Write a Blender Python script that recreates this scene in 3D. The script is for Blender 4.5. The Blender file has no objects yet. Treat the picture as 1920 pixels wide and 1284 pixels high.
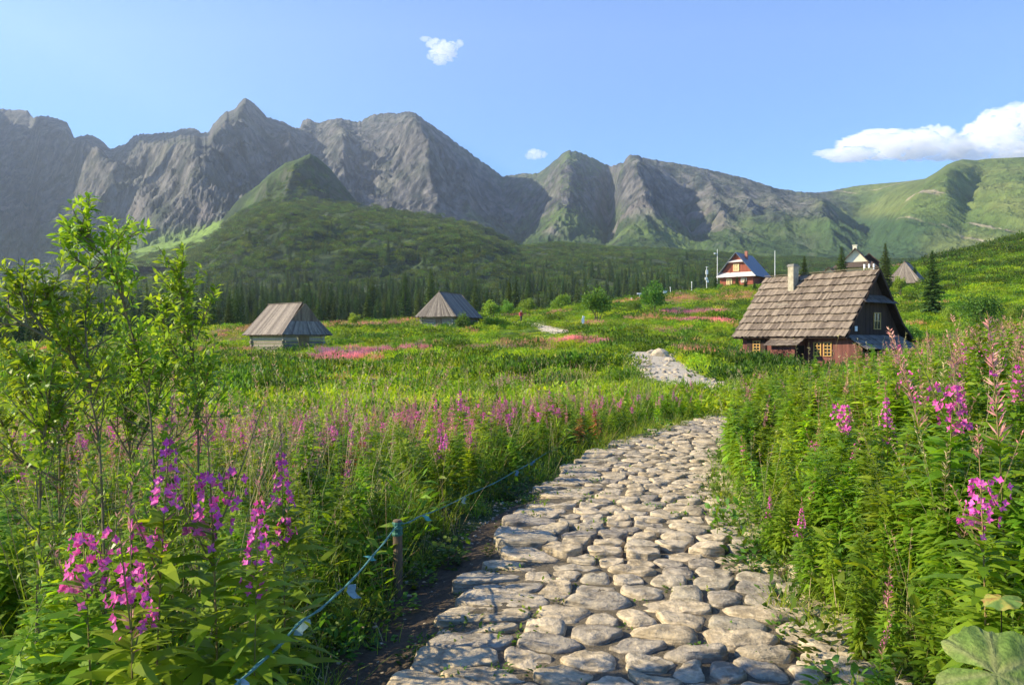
import bpy, math, random
import numpy as np
from mathutils import Vector, Matrix, Euler

# ------------------------------------------------------------------ camera, sky, sun
SC = bpy.context.scene
COL = SC.collection
F, CX, CY, EYE = 1507.0, 960.0, 642.0, 1.65      # photograph: focal length, centre and eye height
cam = bpy.data.cameras.new('camera'); camo = bpy.data.objects.new('camera', cam); COL.objects.link(camo)
camo.location = (0, 0, EYE); camo.rotation_euler = (math.radians(90), 0, 0)
cam.sensor_width = 36.0; cam.lens = 36.0*F/1920.0
cam.clip_start = 0.05; cam.clip_end = 40000
SC.camera = camo
SUN_EL = math.radians(29); SUN_AZ = math.radians(-91)     # from +Y, clockwise: the sun stands on the left, a little behind
S = Vector((math.cos(SUN_EL)*math.sin(SUN_AZ), math.cos(SUN_EL)*math.cos(SUN_AZ), math.sin(SUN_EL)))
W = bpy.data.worlds.new('World'); SC.world = W; W.use_nodes = True
wn = W.node_tree; bg = wn.nodes['Background']
sky = wn.nodes.new('ShaderNodeTexSky'); sky.sky_type = 'NISHITA'; sky.sun_disc = False
sky.sun_elevation = SUN_EL; sky.sun_rotation = SUN_AZ % (2*math.pi)
sky.altitude = 1500; sky.air_density = 1.0; sky.dust_density = 0.1; sky.ozone_density = 3.0
hsv = wn.nodes.new('ShaderNodeHueSaturation'); hsv.inputs['Saturation'].default_value = 1.28; hsv.inputs['Hue'].default_value = 0.512; wn.links.new(sky.outputs[0], hsv.inputs['Color']); wn.links.new(hsv.outputs[0], bg.inputs[0]); bg.inputs[1].default_value = 0.118
sl = bpy.data.lights.new('sun', 'SUN'); sl.energy = 5.0; sl.angle = math.radians(0.5); sl.color = (1.0, 0.87, 0.62)
so = bpy.data.objects.new('sun', sl); COL.objects.link(so); so.rotation_euler = S.to_track_quat('Z', 'Y').to_euler()
vs = SC.view_settings
SC.display_settings.display_device = 'sRGB'
vs.view_transform = 'Standard'; vs.look = 'None'; vs.gamma = 1.0; vs.exposure = 1.28; vs.use_curve_mapping = False
cy = SC.cycles
cy.use_denoising = True; cy.max_bounces = 6; cy.diffuse_bounces = 3; cy.glossy_bounces = 2; cy.transmission_bounces = 4
cy.volume_bounces = 8; cy.transparent_max_bounces = 8; cy.sample_clamp_indirect = 4
SC.render.film_transparent = False

rnd = random.Random(7)
RS = np.random.RandomState(11)

# ------------------------------------------------------------------ helpers
def tag(o, label=None, cat=None, group=None, kind=None):
    if label: o['label'] = label
    if cat: o['category'] = cat
    if group: o['group'] = group
    if kind: o['kind'] = kind
    return o

def empty(name, loc=(0, 0, 0), rz=0.0, parent=None):
    o = bpy.data.objects.new(name, None); COL.objects.link(o); o.location = loc; o.rotation_euler = (0, 0, rz)
    o.empty_display_size = 0.2
    if parent: o.parent = parent
    return o

def link(name, me, parent=None, loc=None, rz=None, mats=None):
    o = bpy.data.objects.new(name, me); COL.objects.link(o)
    if parent is not None: o.parent = parent
    if loc is not None: o.location = loc
    if rz is not None: o.rotation_euler = (0, 0, rz)
    if mats:
        for m in (mats if isinstance(mats, (list, tuple)) else [mats]): me.materials.append(m)
    return o

def _hash(ix, iy, seed):
    h = (ix.astype(np.int64)*374761393 + iy.astype(np.int64)*668265263 + seed*974634777) & 0xffffffff
    h = ((h ^ (h >> 13))*1274126177) & 0xffffffff
    h = ((h ^ (h >> 16))*2246822519) & 0xffffffff
    return ((h ^ (h >> 15)) & 0xffffff)/float(0x1000000)

def pn(x, y, seed=0):
    """gradient noise, about -1..1"""
    x = np.asarray(x, float); y = np.asarray(y, float)
    ix = np.floor(x); iy = np.floor(y); fx = x-ix; fy = y-iy
    u = fx*fx*fx*(fx*(fx*6-15)+10); v = fy*fy*fy*(fy*(fy*6-15)+10)
    def g(dx, dy):
        a = _hash(ix+dx, iy+dy, seed)*2*np.pi
        return np.cos(a)*(fx-dx)+np.sin(a)*(fy-dy)
    a = g(0, 0)*(1-u)+g(1, 0)*u; b = g(0, 1)*(1-u)+g(1, 1)*u
    return (a*(1-v)+b*v)*1.5

def fbm(x, y, o=4, seed=0, gain=0.5):
    s = 0; a = 1; n = 0
    for i in range(o):
        s = s+a*pn(x*2**i+i*17.3, y*2**i-i*9.1, seed+i); n += a; a *= gain
    return s/n

def ridged(x, y, o=4, seed=0, gain=0.55):
    s = 0; a = 1; n = 0
    for i in range(o):
        s = s+a*(1-2*np.abs(pn(x*2**i+i*7.7, y*2**i+i*3.3, seed+i))); n += a; a *= gain
    return s/n

def sstep(a, b, x):
    t = np.clip((x-a)/(b-a), 0, 1); return t*t*(3-2*t)

def mixc(a, b, t):
    t = np.asarray(t)[..., None]; return np.asarray(a)*(1-t)+np.asarray(b)*t

def mesh_np(name, V, faces, mats=None, mi=None, smooth=False, attrs=None, lv=None):
    """faces: list of (n,k) int arrays (each of constant k)"""
    me = bpy.data.meshes.new(name)
    V = np.asarray(V, np.float32); me.vertices.add(len(V)); me.vertices.foreach_set('co', V.ravel())
    loops = np.concatenate([f.ravel() for f in faces]); tot = np.concatenate([np.full(len(f), f.shape[1]) for f in faces])
    start = np.concatenate([[0], np.cumsum(tot)[:-1]])
    me.loops.add(len(loops)); me.loops.foreach_set('vertex_index', loops.astype(np.int32))
    me.polygons.add(len(tot)); me.polygons.foreach_set('loop_start', start.astype(np.int32)); me.polygons.foreach_set('loop_total', tot.astype(np.int32))
    if mi is not None: me.polygons.foreach_set('material_index', np.asarray(mi, np.int32))
    me.polygons.foreach_set('use_smooth', np.full(len(tot), bool(smooth)))
    if attrs:
        for k, a in attrs.items():
            a = np.asarray(a, np.float32)
            if a.ndim == 2:
                c = np.ones((len(a), 4), np.float32); c[:, :3] = a[:, :3]
                at = me.color_attributes.new(k, 'FLOAT_COLOR', 'POINT'); at.data.foreach_set('color', c.ravel())
            else:
                at = me.attributes.new(k, 'FLOAT', 'POINT'); at.data.foreach_set('value', a)
    if mats:
        for m in mats: me.materials.append(m)
    me.update(calc_edges=True)
    return me

def grid_faces(nr, nc):
    i = np.arange(nr-1)[:, None]*nc+np.arange(nc-1)[None, :]
    return np.stack([i, i+1, i+nc+1, i+nc], -1).reshape(-1, 4)

def gridmesh(name, X, Y, Z, mats, col=None, flip=False, attrs=None):
    nr, nc = X.shape
    f = grid_faces(nr, nc)
    if flip: f = f[:, ::-1]
    A = dict(attrs or {})
    if col is not None: A['Col'] = col.reshape(-1, 3)
    return mesh_np(name, np.stack([X, Y, Z], -1).reshape(-1, 3), [f], mats, smooth=True, attrs={k: (v.reshape(-1, 3) if v.ndim == 3 else v.ravel()) if k != 'Col' else v for k, v in A.items()})

# ------------------------------------------------------------------ materials
class N:
    def __init__(s, name):
        s.m = bpy.data.materials.new(name); s.m.use_nodes = True; s.t = s.m.node_tree; s.p = s.t.nodes['Principled BSDF']
        s.out = s.t.nodes['Material Output']
    def n(s, typ, **kw):
        x = s.t.nodes.new('ShaderNode'+typ)
        for k, v in kw.items():
            if k in x.inputs: 
                if hasattr(v, 'links'): s.t.links.new(v, x.inputs[k])
                else: x.inputs[k].default_value = v
            else: setattr(x, k, v)
        return x
    def l(s, a, b): s.t.links.new(a, b)
    def mix(s, f, a, b, mode='MIX'):
        x = s.t.nodes.new('ShaderNodeMix'); x.data_type = 'RGBA'; x.blend_type = mode
        for i, v in ((0, f), (6, a), (7, b)):
            if hasattr(v, 'links'): s.l(v, x.inputs[i])
            else: x.inputs[i].default_value = v if i == 0 else (tuple(v)+(1,))[:4]
        return x.outputs[2]
    def math(s, op, a, b=0.0):
        x = s.t.nodes.new('ShaderNodeMath'); x.operation = op
        for i, v in ((0, a), (1, b)):
            if hasattr(v, 'links'): s.l(v, x.inputs[i])
            else: x.inputs[i].default_value = v
        return x.outputs[0]
    def ramp(s, f, stops):
        x = s.t.nodes.new('ShaderNodeValToRGB'); s.l(f, x.inputs[0]); e = x.color_ramp.elements
        while len(e) < len(stops): e.new(0.5)
        for k, (p, c) in zip(e, stops): k.position = p; k.color = (tuple(c)+(1,))[:4]
        return x.outputs[0]
    def noise(s, scale, detail=4, vec=None, rough=0.6):
        x = s.t.nodes.new('ShaderNodeTexNoise'); x.inputs['Scale'].default_value = scale; x.inputs['Detail'].default_value = detail
        x.inputs['Roughness'].default_value = rough
        if vec is not None: s.l(vec, x.inputs['Vector'])
        return x.outputs[0]
    def coord(s, which='Object', scale=None):
        c = s.t.nodes.new('ShaderNodeTexCoord').outputs[which]
        if scale:
            m = s.t.nodes.new('ShaderNodeMapping'); m.inputs['Scale'].default_value = scale; s.l(c, m.inputs[0]); c = m.outputs[0]
        return c
    def geopos(s, scale=None):
        c = s.t.nodes.new('ShaderNodeNewGeometry').outputs['Position']
        if scale:
            m = s.t.nodes.new('ShaderNodeMapping'); m.inputs['Scale'].default_value = scale; s.l(c, m.inputs[0]); c = m.outputs[0]
        return c
    def attr(s, name, typ='GEOMETRY', out='Color'):
        a = s.t.nodes.new('ShaderNodeAttribute'); a.attribute_name = name; a.attribute_type = typ; return a.outputs[out]
    def bump(s, h, strength=0.5, dist=0.1):
        b = s.t.nodes.new('ShaderNodeBump'); b.inputs['Strength'].default_value = strength; b.inputs['Distance'].default_value = dist
        s.l(h, b.inputs['Height']); s.l(b.outputs[0], s.p.inputs['Normal'])
    def base(s, c, rough=0.8, spec=0.3):
        if hasattr(c, 'links'): s.l(c, s.p.inputs['Base Color'])
        else: s.p.inputs['Base Color'].default_value = (tuple(c)+(1,))[:4]
        s.p.inputs['Roughness'].default_value = rough; s.p.inputs['Specular IOR Level'].default_value = spec
        return s.m

def mat_plain(name, c, rough=0.8, var=0.25, scale=6.0, stretch=None, bump=0.0, metal=0.0):
    k = N(name); v = k.coord('Object', stretch)
    a = k.noise(scale, 5, v)
    lo = tuple(x*(1-var) for x in c); hi = tuple(min(1, x*(1+var)) for x in c)
    k.base(k.ramp(a, [(0.25, lo), (0.75, hi)]), rough)
    k.p.inputs['Metallic'].default_value = metal
    if bump: k.bump(a, bump, 0.02)
    return k.m

def mat_col(name, rough=0.85, nscale=3.0, nvar=0.3, bump=0.3, bdist=0.3, stretch=None, spec=0.2):
    """colour comes from the mesh's own painted albedo attribute, broken up by fine noise"""
    k = N(name); c = k.attr('Col'); v = k.geopos(stretch)
    a = k.noise(nscale, 6, v, 0.65)
    g = k.ramp(a, [(0.25, (1-nvar,)*3), (0.75, (1+nvar,)*3)])
    k.base(k.mix(1.0, c, g, 'MULTIPLY'), rough, spec)
    if bump: k.bump(a, bump, bdist)
    return k.m

def mat_leaf(name, c, c2, rough=0.5, trans=0.48, spec=0.3, tint=True, hue=0.03, val=0.3):
    tr_tint = (1.5, 1.35, 0.5) if c[1] > c[2]*1.5 else (1.1, 1.0, 1.1)
    """leaf: colour varies from leaf to leaf (attribute lv) and from plant to plant; light shines through it"""
    k = N(name); lv = k.attr('lv', out='Fac')
    col = k.mix(lv, c, c2)
    oi = k.n('ObjectInfo').outputs['Random']
    hs = k.n('HueSaturation'); k.l(col, hs.inputs['Color'])
    mr = k.n('MapRange'); k.l(oi, mr.inputs[0]); mr.inputs[3].default_value = 0.5-hue; mr.inputs[4].default_value = 0.5+hue; k.l(mr.outputs[0], hs.inputs['Hue'])
    w = k.math('FRACT', k.math('MULTIPLY', oi, 37.7))
    mv = k.n('MapRange'); k.l(w, mv.inputs[0]); mv.inputs[3].default_value = 1-val; mv.inputs[4].default_value = 1+val; k.l(mv.outputs[0], hs.inputs['Value'])
    col = hs.outputs[0]
    if tint: col = k.mix(1.0, col, k.attr('tint', 'INSTANCER'), 'MULTIPLY')
    k.base(col, rough, spec)
    if trans:
        tr = k.n('BsdfTranslucent'); yl = k.mix(1.0, col, tr_tint, 'MULTIPLY'); k.l(yl, tr.inputs[0])
        mx = k.n('MixShader'); mx.inputs[0].default_value = trans
        k.l(k.p.outputs[0], mx.inputs[1]); k.l(tr.outputs[0], mx.inputs[2]); k.l(mx.outputs[0], k.out.inputs[0])
    return k.m
# ------------------------------------------------------------------ the lie of the land
PATH = np.array([(0.15,-6),(0.3,0),(0.42,3),(0.55,4.2),(0.72,5),(0.86,6),(1.0,7),(1.27,8.3),(1.65,9.6),(2.08,11.2),(2.8,13.0),(3.95,15.2),(5.2,17.2),(6.3,19.5),(6.45,22.3),(6.1,25.5),(6.05,30),(6.4,35),(6.9,41),(7.3,48),(7.4,56),(7.0,66),(6.3,76),(5.7,84),(5.0,92),(3.9,100),(2.5,106),(0.5,111),(-2.5,114),(-7,116),(-14,116)])
# resample
_seg = np.hypot(*np.diff(PATH, axis=0).T); _s = np.r_[0, np.cumsum(_seg)]
_ss = np.arange(0, _s[-1], 0.25)
PX = np.interp(_ss, _s, PATH[:, 0]); PY = np.interp(_ss, _s, PATH[:, 1])
_k = np.hanning(13); _k /= _k.sum()
PX = np.convolve(np.pad(PX, 6, mode='edge'), _k, 'valid'); PY = np.convolve(np.pad(PY, 6, mode='edge'), _k, 'valid')
PS = _ss
_tx = np.gradient(PX); _ty = np.gradient(PY); _tn = np.hypot(_tx, _ty); TX = _tx/_tn; TY = _ty/_tn

def path_sd(x, y):
    """signed sideways distance (right positive) to the path centre, and the length along it"""
    x = np.asarray(x, float).ravel(); y = np.asarray(y, float).ravel()
    d = np.empty(len(x)); s = np.empty(len(x))
    for a in range(0, len(x), 20000):
        xx = x[a:a+20000, None]; yy = y[a:a+20000, None]
        d2 = (xx-PX[None])**2+(yy-PY[None])**2; j = np.argmin(d2, 1)
        side = (xx[:, 0]-PX[j])*TY[j]-(yy[:, 0]-PY[j])*TX[j]
        d[a:a+20000] = np.sqrt(d2[np.arange(len(j)), j])*np.where(side >= 0, 1, -1); s[a:a+20000] = PS[j]
    return d, s

def near_path(x, y, lim=30.0):
    """path_sd only where it matters"""
    sh = np.shape(x); x = np.ravel(x); y = np.ravel(y)
    d = np.full(len(x), 99.0); s = np.zeros(len(x))
    m = (y < 128) & (y > -8) & (x > -20) & (x < 14)
    if m.any(): d[m], s[m] = path_sd(x[m], y[m])
    d = np.where(m, d, np.where(x > 3, 99.0, -99.0))
    return d.reshape(sh), s.reshape(sh)

TPX = [-500, 0, 200, 400, 550, 700, 800, 960, 1050, 1200, 1300, 1400, 1550, 1700, 1920, 2400]
TAB = {
 12:  [880, 870, 862, 858, 855, 853, 851, 849, 849, 849, 849, 842, 820, 800, 770, 720],
 18:  [815, 800, 796, 792, 789, 787, 785, 784, 783, 782, 780, 776, 768, 752, 728, 690],
 26:  [770, 756, 752, 748, 746, 744, 742, 738, 734, 728, 722, 727, 726, 716, 698, 660],
 40:  [735, 718, 714, 706, 702, 700, 698, 690, 678, 662, 672, 700, 712, 696, 664, 620],
 55:  [715, 698, 692, 684, 682, 678, 672, 662, 654, 652, 660, 688, 703, 684, 640, 590],
 75:  [700, 682, 674, 660, 657, 650, 642, 640, 634, 626, 630, 644, 652, 628, 600, 550],
 95:  [690, 670, 655, 636, 628, 616, 612, 623, 619, 600, 602, 604, 604, 586, 562, 510],
 115: [688, 662, 640, 618, 616, 606, 606, 603, 598, 586, 584, 580, 578, 566, 540, 490],
 140: [688, 664, 648, 630, 628, 618, 612, 588, 584, 570, 562, 560, 556, 546, 520, 470],
 180: [690, 668, 656, 646, 640, 630, 622, 600, 588, 562, 546, 534, 528, 512, 486, 440],
 260: [680, 660, 650, 640, 632, 622, 614, 604, 598, 590, 574, 560, 540, 500, 442, 380],
 400: [655, 632, 618, 604, 598, 594, 590, 586, 584, 580, 572, 562, 548, 532, 500, 450],
 600: [630, 596, 574, 556, 550, 546, 544, 540, 538, 534, 532, 528, 525, 522, 515, 500],
 800: [610, 570, 545, 522, 514, 510, 507, 504, 503, 503, 505, 506, 508, 508, 505, 500],
 1000:[600, 556, 530, 498, 488, 483, 480, 476, 472, 476, 482, 488, 494, 496, 494, 490],
 1200:[592, 548, 522, 488, 474, 470, 468, 463, 456, 462, 472, 480, 488, 490, 488, 480],
 1500:[600, 560, 540, 520, 510, 505, 500, 495, 490, 495, 500, 505, 510, 510, 505, 500],
 2200:[620, 600, 590, 580, 570, 565, 560, 555, 550, 550, 550, 555, 560, 560, 560, 560]}
_Yr = np.array(sorted(TAB)); _T = np.array([TAB[k] for k in _Yr], float)
_gu = np.linspace(-500, 2400, 291); _gl = np.linspace(np.log(12), np.log(2200), 260)
_A = np.array([np.interp(_gu, TPX, r) for r in _T]); _G = np.array([np.interp(_gl, np.log(_Yr), _A[:, j]) for j in range(len(_gu))]).T
def _blur(A, n, ax):
    k = np.hanning(n+2)[1:-1]; k /= k.sum(); return np.apply_along_axis(lambda v: np.convolve(np.pad(v, n//2, mode='edge'), k, 'valid'), ax, A)
_G = _blur(_blur(_G, 11, 1), 13, 0)

def H(x, y, bumps=True):
    x = np.asarray(x, float); y = np.asarray(y, float)
    yc = np.clip(y, 12, 2190)
    u = np.clip(CX+F*x/yc, -499, 2399)
    fu = (u+500)/10.0; fl = (np.log(yc)-_gl[0])/(_gl[1]-_gl[0])
    i = np.clip(fl.astype(int), 0, 258); j = np.clip(fu.astype(int), 0, 289); a = fl-i; b = fu-j
    py = (_G[i, j]*(1-b)+_G[i, j+1]*b)*(1-a)+(_G[i+1, j]*(1-b)+_G[i+1, j+1]*b)*a
    zf = EYE-(py-CY)/F*yc
    d, s = near_path(x, y)
    dn = np.clip(d, -40, 40)
    r = np.maximum(0, dn-1.15); l = np.maximum(0, -dn-1.15)
    zn = 0.55*(1-np.exp(-r/1.6)) + 0.05*r - 0.30*(1-np.exp(-l/5.0))-0.012*l
    zn = zn - 0.07*np.exp(-((dn+1.35)/0.3)**2)
    zn = zn + 0.055*sstep(6.0, 6.9, y)
    w = sstep(13, 22, y)
    z = zn*(1-w)+zf*w
    if bumps:
        off = sstep(1.1, 2.2, np.abs(d))
        am = np.interp(y, [0, 10, 40, 100, 300, 800, 1400], [0.03, 0.05, 0.25, 0.5, 2.0, 7, 9])
        sc = np.interp(y, [0, 10, 40, 100, 300, 800, 1400], [1.2, 1.5, 6, 10, 40, 90, 120])
        # a sum of fixed-scale noises faded in by distance
        z = z+off*(0.05*fbm(x/1.3, y/1.3, 3, 3)+sstep(18, 45, y)*0.75*fbm(x/8, y/8, 3, 5)+sstep(60, 220, y)*1.1*fbm(x/30, y/30, 3, 6)*(1-0.6*sstep(150, 200, y)*(1-sstep(200, 300, y)))+sstep(260, 700, y)*7*fbm(x/120, y/120, 4, 8))
    return z

# ---------- where the meadow is pink, yellow-green, dark or dry (real colour of what grows there): px, py band read off, placed by distance
def Wp(px, py_unused, Y): return ((px-CX)/F*Y, Y)
PATCH = []   # (x, y, rx, ry, colour index, strength)   0 pink  1 yellow-green  2 dark juniper  3 dry pinkish grass
for (px, Y, rw, rd, c, st) in [
    (690, 58, 4.0, 7.0, 0, 1.0), (625, 60, 1.8, 5, 0, .8), (745, 58, 1.6, 5.0, 0, .9), (1080, 56, 2.2, 3.0, 0, .75), (990, 62, 2.5, 2.5, 3, .9), (1120, 58, 2.0, 3.0, 3, .7),
    (880, 52, 3.5, 3.0, 3, .7), (1310, 105, 5.0, 5.0, 0, .8), (1330, 92, 4.0, 4.0, 0, .6), (1180, 92, 6, 3.0, 3, .9), (1090, 88, 4, 3.0, 3, .8), (1250, 78, 5, 3.0, 3, .6),
    (1300, 135, 11, 7, 3, 1.0), (1230, 150, 9, 8, 3, 1.0), (1400, 140, 8, 8, 3, .8), (1000, 125, 6, 3, 3, .9), (650, 98, 10, 5, 3, 1.0), (430, 98, 5, 8, 3, 1.0), (750, 102, 6, 4, 3, .8), (220, 90, 9, 6, 3, .7), (60, 85, 9, 3, 3, .7),
    (1060, 27, 3.4, 2.6, 1, 1.0), (1000, 24, 2.0, 1.6, 1, .9), (1160, 34, 2.2, 4.0, 1, 1.0), (1040, 33, 2.5, 2.0, 1, .7), (1370, 27, 1.2, 4.0, 1, .9), (1360, 36, 2.0, 6.0, 1, .8), (900, 22, 2, 1.5, 1, .8), (1130, 20, 3, 1.5, 1, .8), (1100, 72, 5, 3, 1, .7), (1180, 66, 3, 3, 1, .6), (1100, 100, 4, 5, 1, .8),
    (500, 30, 2.4, 1.8, 2, 1.0), (560, 36, 2.6, 2.0, 2, .9), (830, 46, 2.6, 1.6, 2, .7), (780, 55, 3, 1.4, 2, .8), (450, 50, 3, 2.5, 2, .7), (640, 42, 2, 1.5, 2, .7), (1350, 44, 2.5, 1.2, 2, .8), (330, 45, 4, 3, 2, .6), (1720, 60, 3, 1.5, 2, .9), (60, 50, 5, 2.5, 2, .8), (130, 64, 6, 3, 2, .7), (700, 80, 4, 2, 2, .6)]:
    x_, y_ = Wp(px, 0, Y); PATCH.append((x_, y_, rw, rd, c, st))

def zone(x, y):
    """weights of the four kinds of growth, shape (4, ...)"""
    w = np.zeros((4,)+np.shape(x)); nx = x+1.2*pn(x/2.5, y/2.5, 21)+0.3*pn(x*1.5, y*1.5, 23); ny = y+1.2*pn(x/2.5+9, y/2.5, 22)
    for (cx, cy_, rx, ry, c, st) in PATCH:
        q = ((nx-cx)/rx)**2+((ny-cy_)/ry)**2
        w[c] = np.maximum(w[c], st*(1-sstep(0.5, 1.25, q)))
    n = fbm(x/6, y/6, 3, 31)
    w[1] = np.maximum(w[1], 0.5*sstep(0.1, 0.5, n)); w[2] = np.maximum(w[2], 0.95*sstep(0.10, 0.38, fbm(x/5+40, y/5, 3, 33))*sstep(20, 32, y))
    w[3] = np.maximum(w[3], 0.8*sstep(0.15, 0.5, fbm(x/7-40, y/7, 3, 35))*sstep(22, 40, y))
    return w

def ground_col(x, y):
    n = fbm(x/3.0, y/3.0, 4, 41)[..., None]*0.5+0.5
    g = np.array([0.10, 0.165, 0.024])*(0.75+0.6*n)+np.zeros(np.shape(x)+(3,))
    w = zone(x, y)
    for c, t in ((1, (0.21, 0.27, 0.03)), (2, (0.028, 0.055, 0.016)), (3, (0.24, 0.17, 0.09)), (0, (0.17, 0.11, 0.09))):
        g = mixc(g, t, w[c]*0.85)
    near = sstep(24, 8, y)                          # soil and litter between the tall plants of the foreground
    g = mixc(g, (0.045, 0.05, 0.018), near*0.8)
    far = sstep(170, 260, y)[..., None]              # dwarf-pine slopes
    f1 = fbm(x/45, y/45, 4, 51)
    fc = mixc((0.018, 0.032, 0.010), (0.05, 0.07, 0.018), sstep(-0.05, 0.45, f1))
    fc = mixc(fc, (0.30, 0.28, 0.24), sstep(0.47, 0.56, fbm(x/22, y/60, 4, 53))*sstep(350, 600, y))
    g = g*(1-far)+fc*far
    # the yellow-green hillside on the right
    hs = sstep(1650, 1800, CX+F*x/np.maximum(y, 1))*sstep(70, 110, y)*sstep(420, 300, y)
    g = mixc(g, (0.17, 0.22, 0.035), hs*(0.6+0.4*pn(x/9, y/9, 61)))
    return g

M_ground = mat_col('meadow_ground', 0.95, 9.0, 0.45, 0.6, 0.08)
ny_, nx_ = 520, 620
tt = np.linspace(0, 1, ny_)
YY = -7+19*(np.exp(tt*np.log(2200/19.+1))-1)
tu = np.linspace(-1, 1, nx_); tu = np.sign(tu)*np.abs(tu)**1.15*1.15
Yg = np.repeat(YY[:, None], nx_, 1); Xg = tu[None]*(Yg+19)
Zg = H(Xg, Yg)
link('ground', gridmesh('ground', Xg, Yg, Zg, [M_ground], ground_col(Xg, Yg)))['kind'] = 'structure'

# ------------------------------------------------------------------ mountains
def crest(pts, u):
    p = np.array(pts, float); return np.interp(u, p[:, 0], p[:, 1])

def range_mesh(name, us, pyc, Yc, Yf, pyf, Yb, mats, colf, nr=(300, 60), p=1.5, spur=(0.1, 300., 1200.), warp=1.0, seed=0, fine=1.0, jag=0.0, flank=None, back=0.55, ksm=41):
    """one ridge as a height field: foot Yf -> crest Yc -> back Yb, spurs running down from the crest"""
    nu = len(us)
    t1 = np.linspace(0, 1, nr[0])**1.0; t2 = np.linspace(0, 1, nr[1])[1:]
    kz = np.hanning(ksm); kz /= kz.sum(); zraw = EYE-(pyc-CY)/F*Yc; zc = zraw.copy(); zs_ = np.convolve(np.pad(zraw, ksm//2, mode='edge'), kz, 'valid'); zf = EYE-(pyf-CY)/F*Yf
    if jag: 
        q = (us-CX)/F*Yc
        zc = zc+jag*sstep(1700, 1500, us)*(1-.55*sstep(1170, 1230, us))*(fbm(q/60, q*0+3, 5, seed+5, 0.75)+0.55*np.abs(pn(q/20, q*0+7, seed+9))-0.45*np.abs(pn(q/9, q*0+2, seed+12)))
    X = (us-CX)/F
    Yr = Yf[None]+(Yc-Yf)[None]*t1[:, None]; q = Yr*0+t1[:, None]
    wx = X[None]*Yr+warp*160*fbm(X[None]*Yr/500, Yr/500, 3, seed+1); 
    prof = q**p[None] if np.ndim(p) else q**p
    Z = zf[None]+(zs_-zf)[None]*prof+(zc-zs_)[None]*q**20
    rel = (zs_-zf)[None]
    env = np.sin(np.pi*np.clip(q, 0, 1)**0.8)**0.8
    Z = Z+rel*spur[0]*env*ridged(wx/spur[1], Yr/spur[2], 5, seed, 0.55)
    Z = Z+fine*(20*fbm(wx/95, Yr/120, 6, seed+3, 0.66)+13*ridged(wx/48+.3*pn(wx/60, Yr/60, 3), Yr/80, 4, seed+4, 0.62)+(8 if ksm > 20 else 0)*ridged(wx/26, Yr/34, 3, seed+14, 0.6))*(0.25+0.75*env)*sstep(0, .06, q)*(rel/600)
    if flank is not None: Z = Z+flank(X[None]*Yr, Yr, q, us[None]+0*Yr)
    kk_ = 14.0 if ksm > 20 else 3.0; Zm = EYE+((zc-EYE)/Yc)[None]*Yr-1.0-.02*(Yc[None]-Yr)
    Z = np.where(q > .04, Zm-kk_*np.logaddexp(0, (Zm-Z)/kk_)+kk_*.69*q**12, Z); Z[-1] = zc
    Yr2 = Yc[None]+(Yb-Yc)[None]*t2[:, None]; Z2 = zc[None]-(zc-zf)[None]*back*t2[:, None]**0.9+1.5*fine*fbm(X[None]*Yr2/90, Yr2/90, 4, seed+3)*np.minimum(1, t2*8)[:, None]
    Yr = np.vstack([Yr, Yr2]); Z = np.vstack([Z, Z2]); Xr = X[None]*Yr
    # slope for colouring
    gz_u = np.gradient(Z, axis=1)/np.gradient(Xr, axis=1); gz_y = np.gradient(Z, axis=0)/np.maximum(np.gradient(Yr, axis=0), 1e-3)
    slope = np.sqrt(gz_u**2+gz_y**2)
    U = us[None]+0*Yr; Q = np.vstack([q, 1+Yr2*0])
    PYv = CY-(Z-EYE)/Yr*F
    o = link(name, gridmesh(name, Xr, Yr, Z, mats, colf(Xr, Yr, Z, slope, U, Q, PYv)))
    o['kind'] = 'structure'
    return o, (Xr, Yr, Z)

M_rock = mat_col('mountain_rock', 0.95, 0.045, 0.5, 1.0, 16.0, (1, 1, .6))
M_hill = mat_col('mountain_turf', 0.95, 0.10, 0.5, 1.0, 5.0)

def far_col(x, y, z, sl, U, Q, py):
    n = fbm(x/120, z/190+y/400, 5, 71, 0.6); n2 = fbm(x/26, z/80+y/150, 5, 73, 0.62)
    rock = mixc((0.023, 0.029, 0.039), (0.15, 0.143, 0.14), sstep(-0.35, 0.4, n2))
    grass = mixc((0.035, 0.068, 0.02), (0.085, 0.13, 0.035), sstep(-0.3, 0.4, n))
    scree = np.array([0.165, 0.145, 0.14])
    right = sstep(1480, 1640, U+120*n)                                   # grassy rounded ridge on the right
    low = sstep(395-25*sstep(950, 1100, U), 455-30*sstep(950, 1100, U), py+40*n)                                        # green at the foot
    g = np.clip(sstep(1.15, 0.6, sl+0.5*n2)*(0.22+0.6*sstep(850, 1150, U))+low*0.75+0.18*sstep(0.0, .4, n), 0, 1)
    g = g*(0.55+0.45*sstep(700, 1000, U)); g = g*(1-.75*sstep(1130, 1200, U)*sstep(1620, 1560, U)*sstep(425, 385, py+30*n2))
    c = mixc(rock, grass, g)
    c = mixc(c, scree, 0.8*sstep(0.08, 0.3, fbm(x/90+y/300, y/500, 4, 75))*sstep(360, 400, py)*sstep(450, 430, py)*sstep(1450, 1350, U))
    gr = mixc((0.085, 0.13, 0.035), (0.15, 0.18, 0.055), sstep(-0.3, 0.4, n))
    gr = mixc(gr, (0.36, 0.30, 0.22), sstep(0.30, 0.42, fbm((x+0.6*z)/28, (z-0.3*x)/150, 4, 77))*0.9)
    gr = mixc(gr, (0.04, 0.08, 0.03), sstep(395, 420, py+14*n)*sstep(1850, 1700, U+60*n))  # shadow on the lower right ridge painted in as darker green
    pt = np.exp(-(((U-330)/75)**2+((py-447+.28*(U-330))/14)**2)**1.5); c = mixc(c, (0.13, 0.20, 0.045), pt)
    return mixc(c, gr, right)

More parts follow.
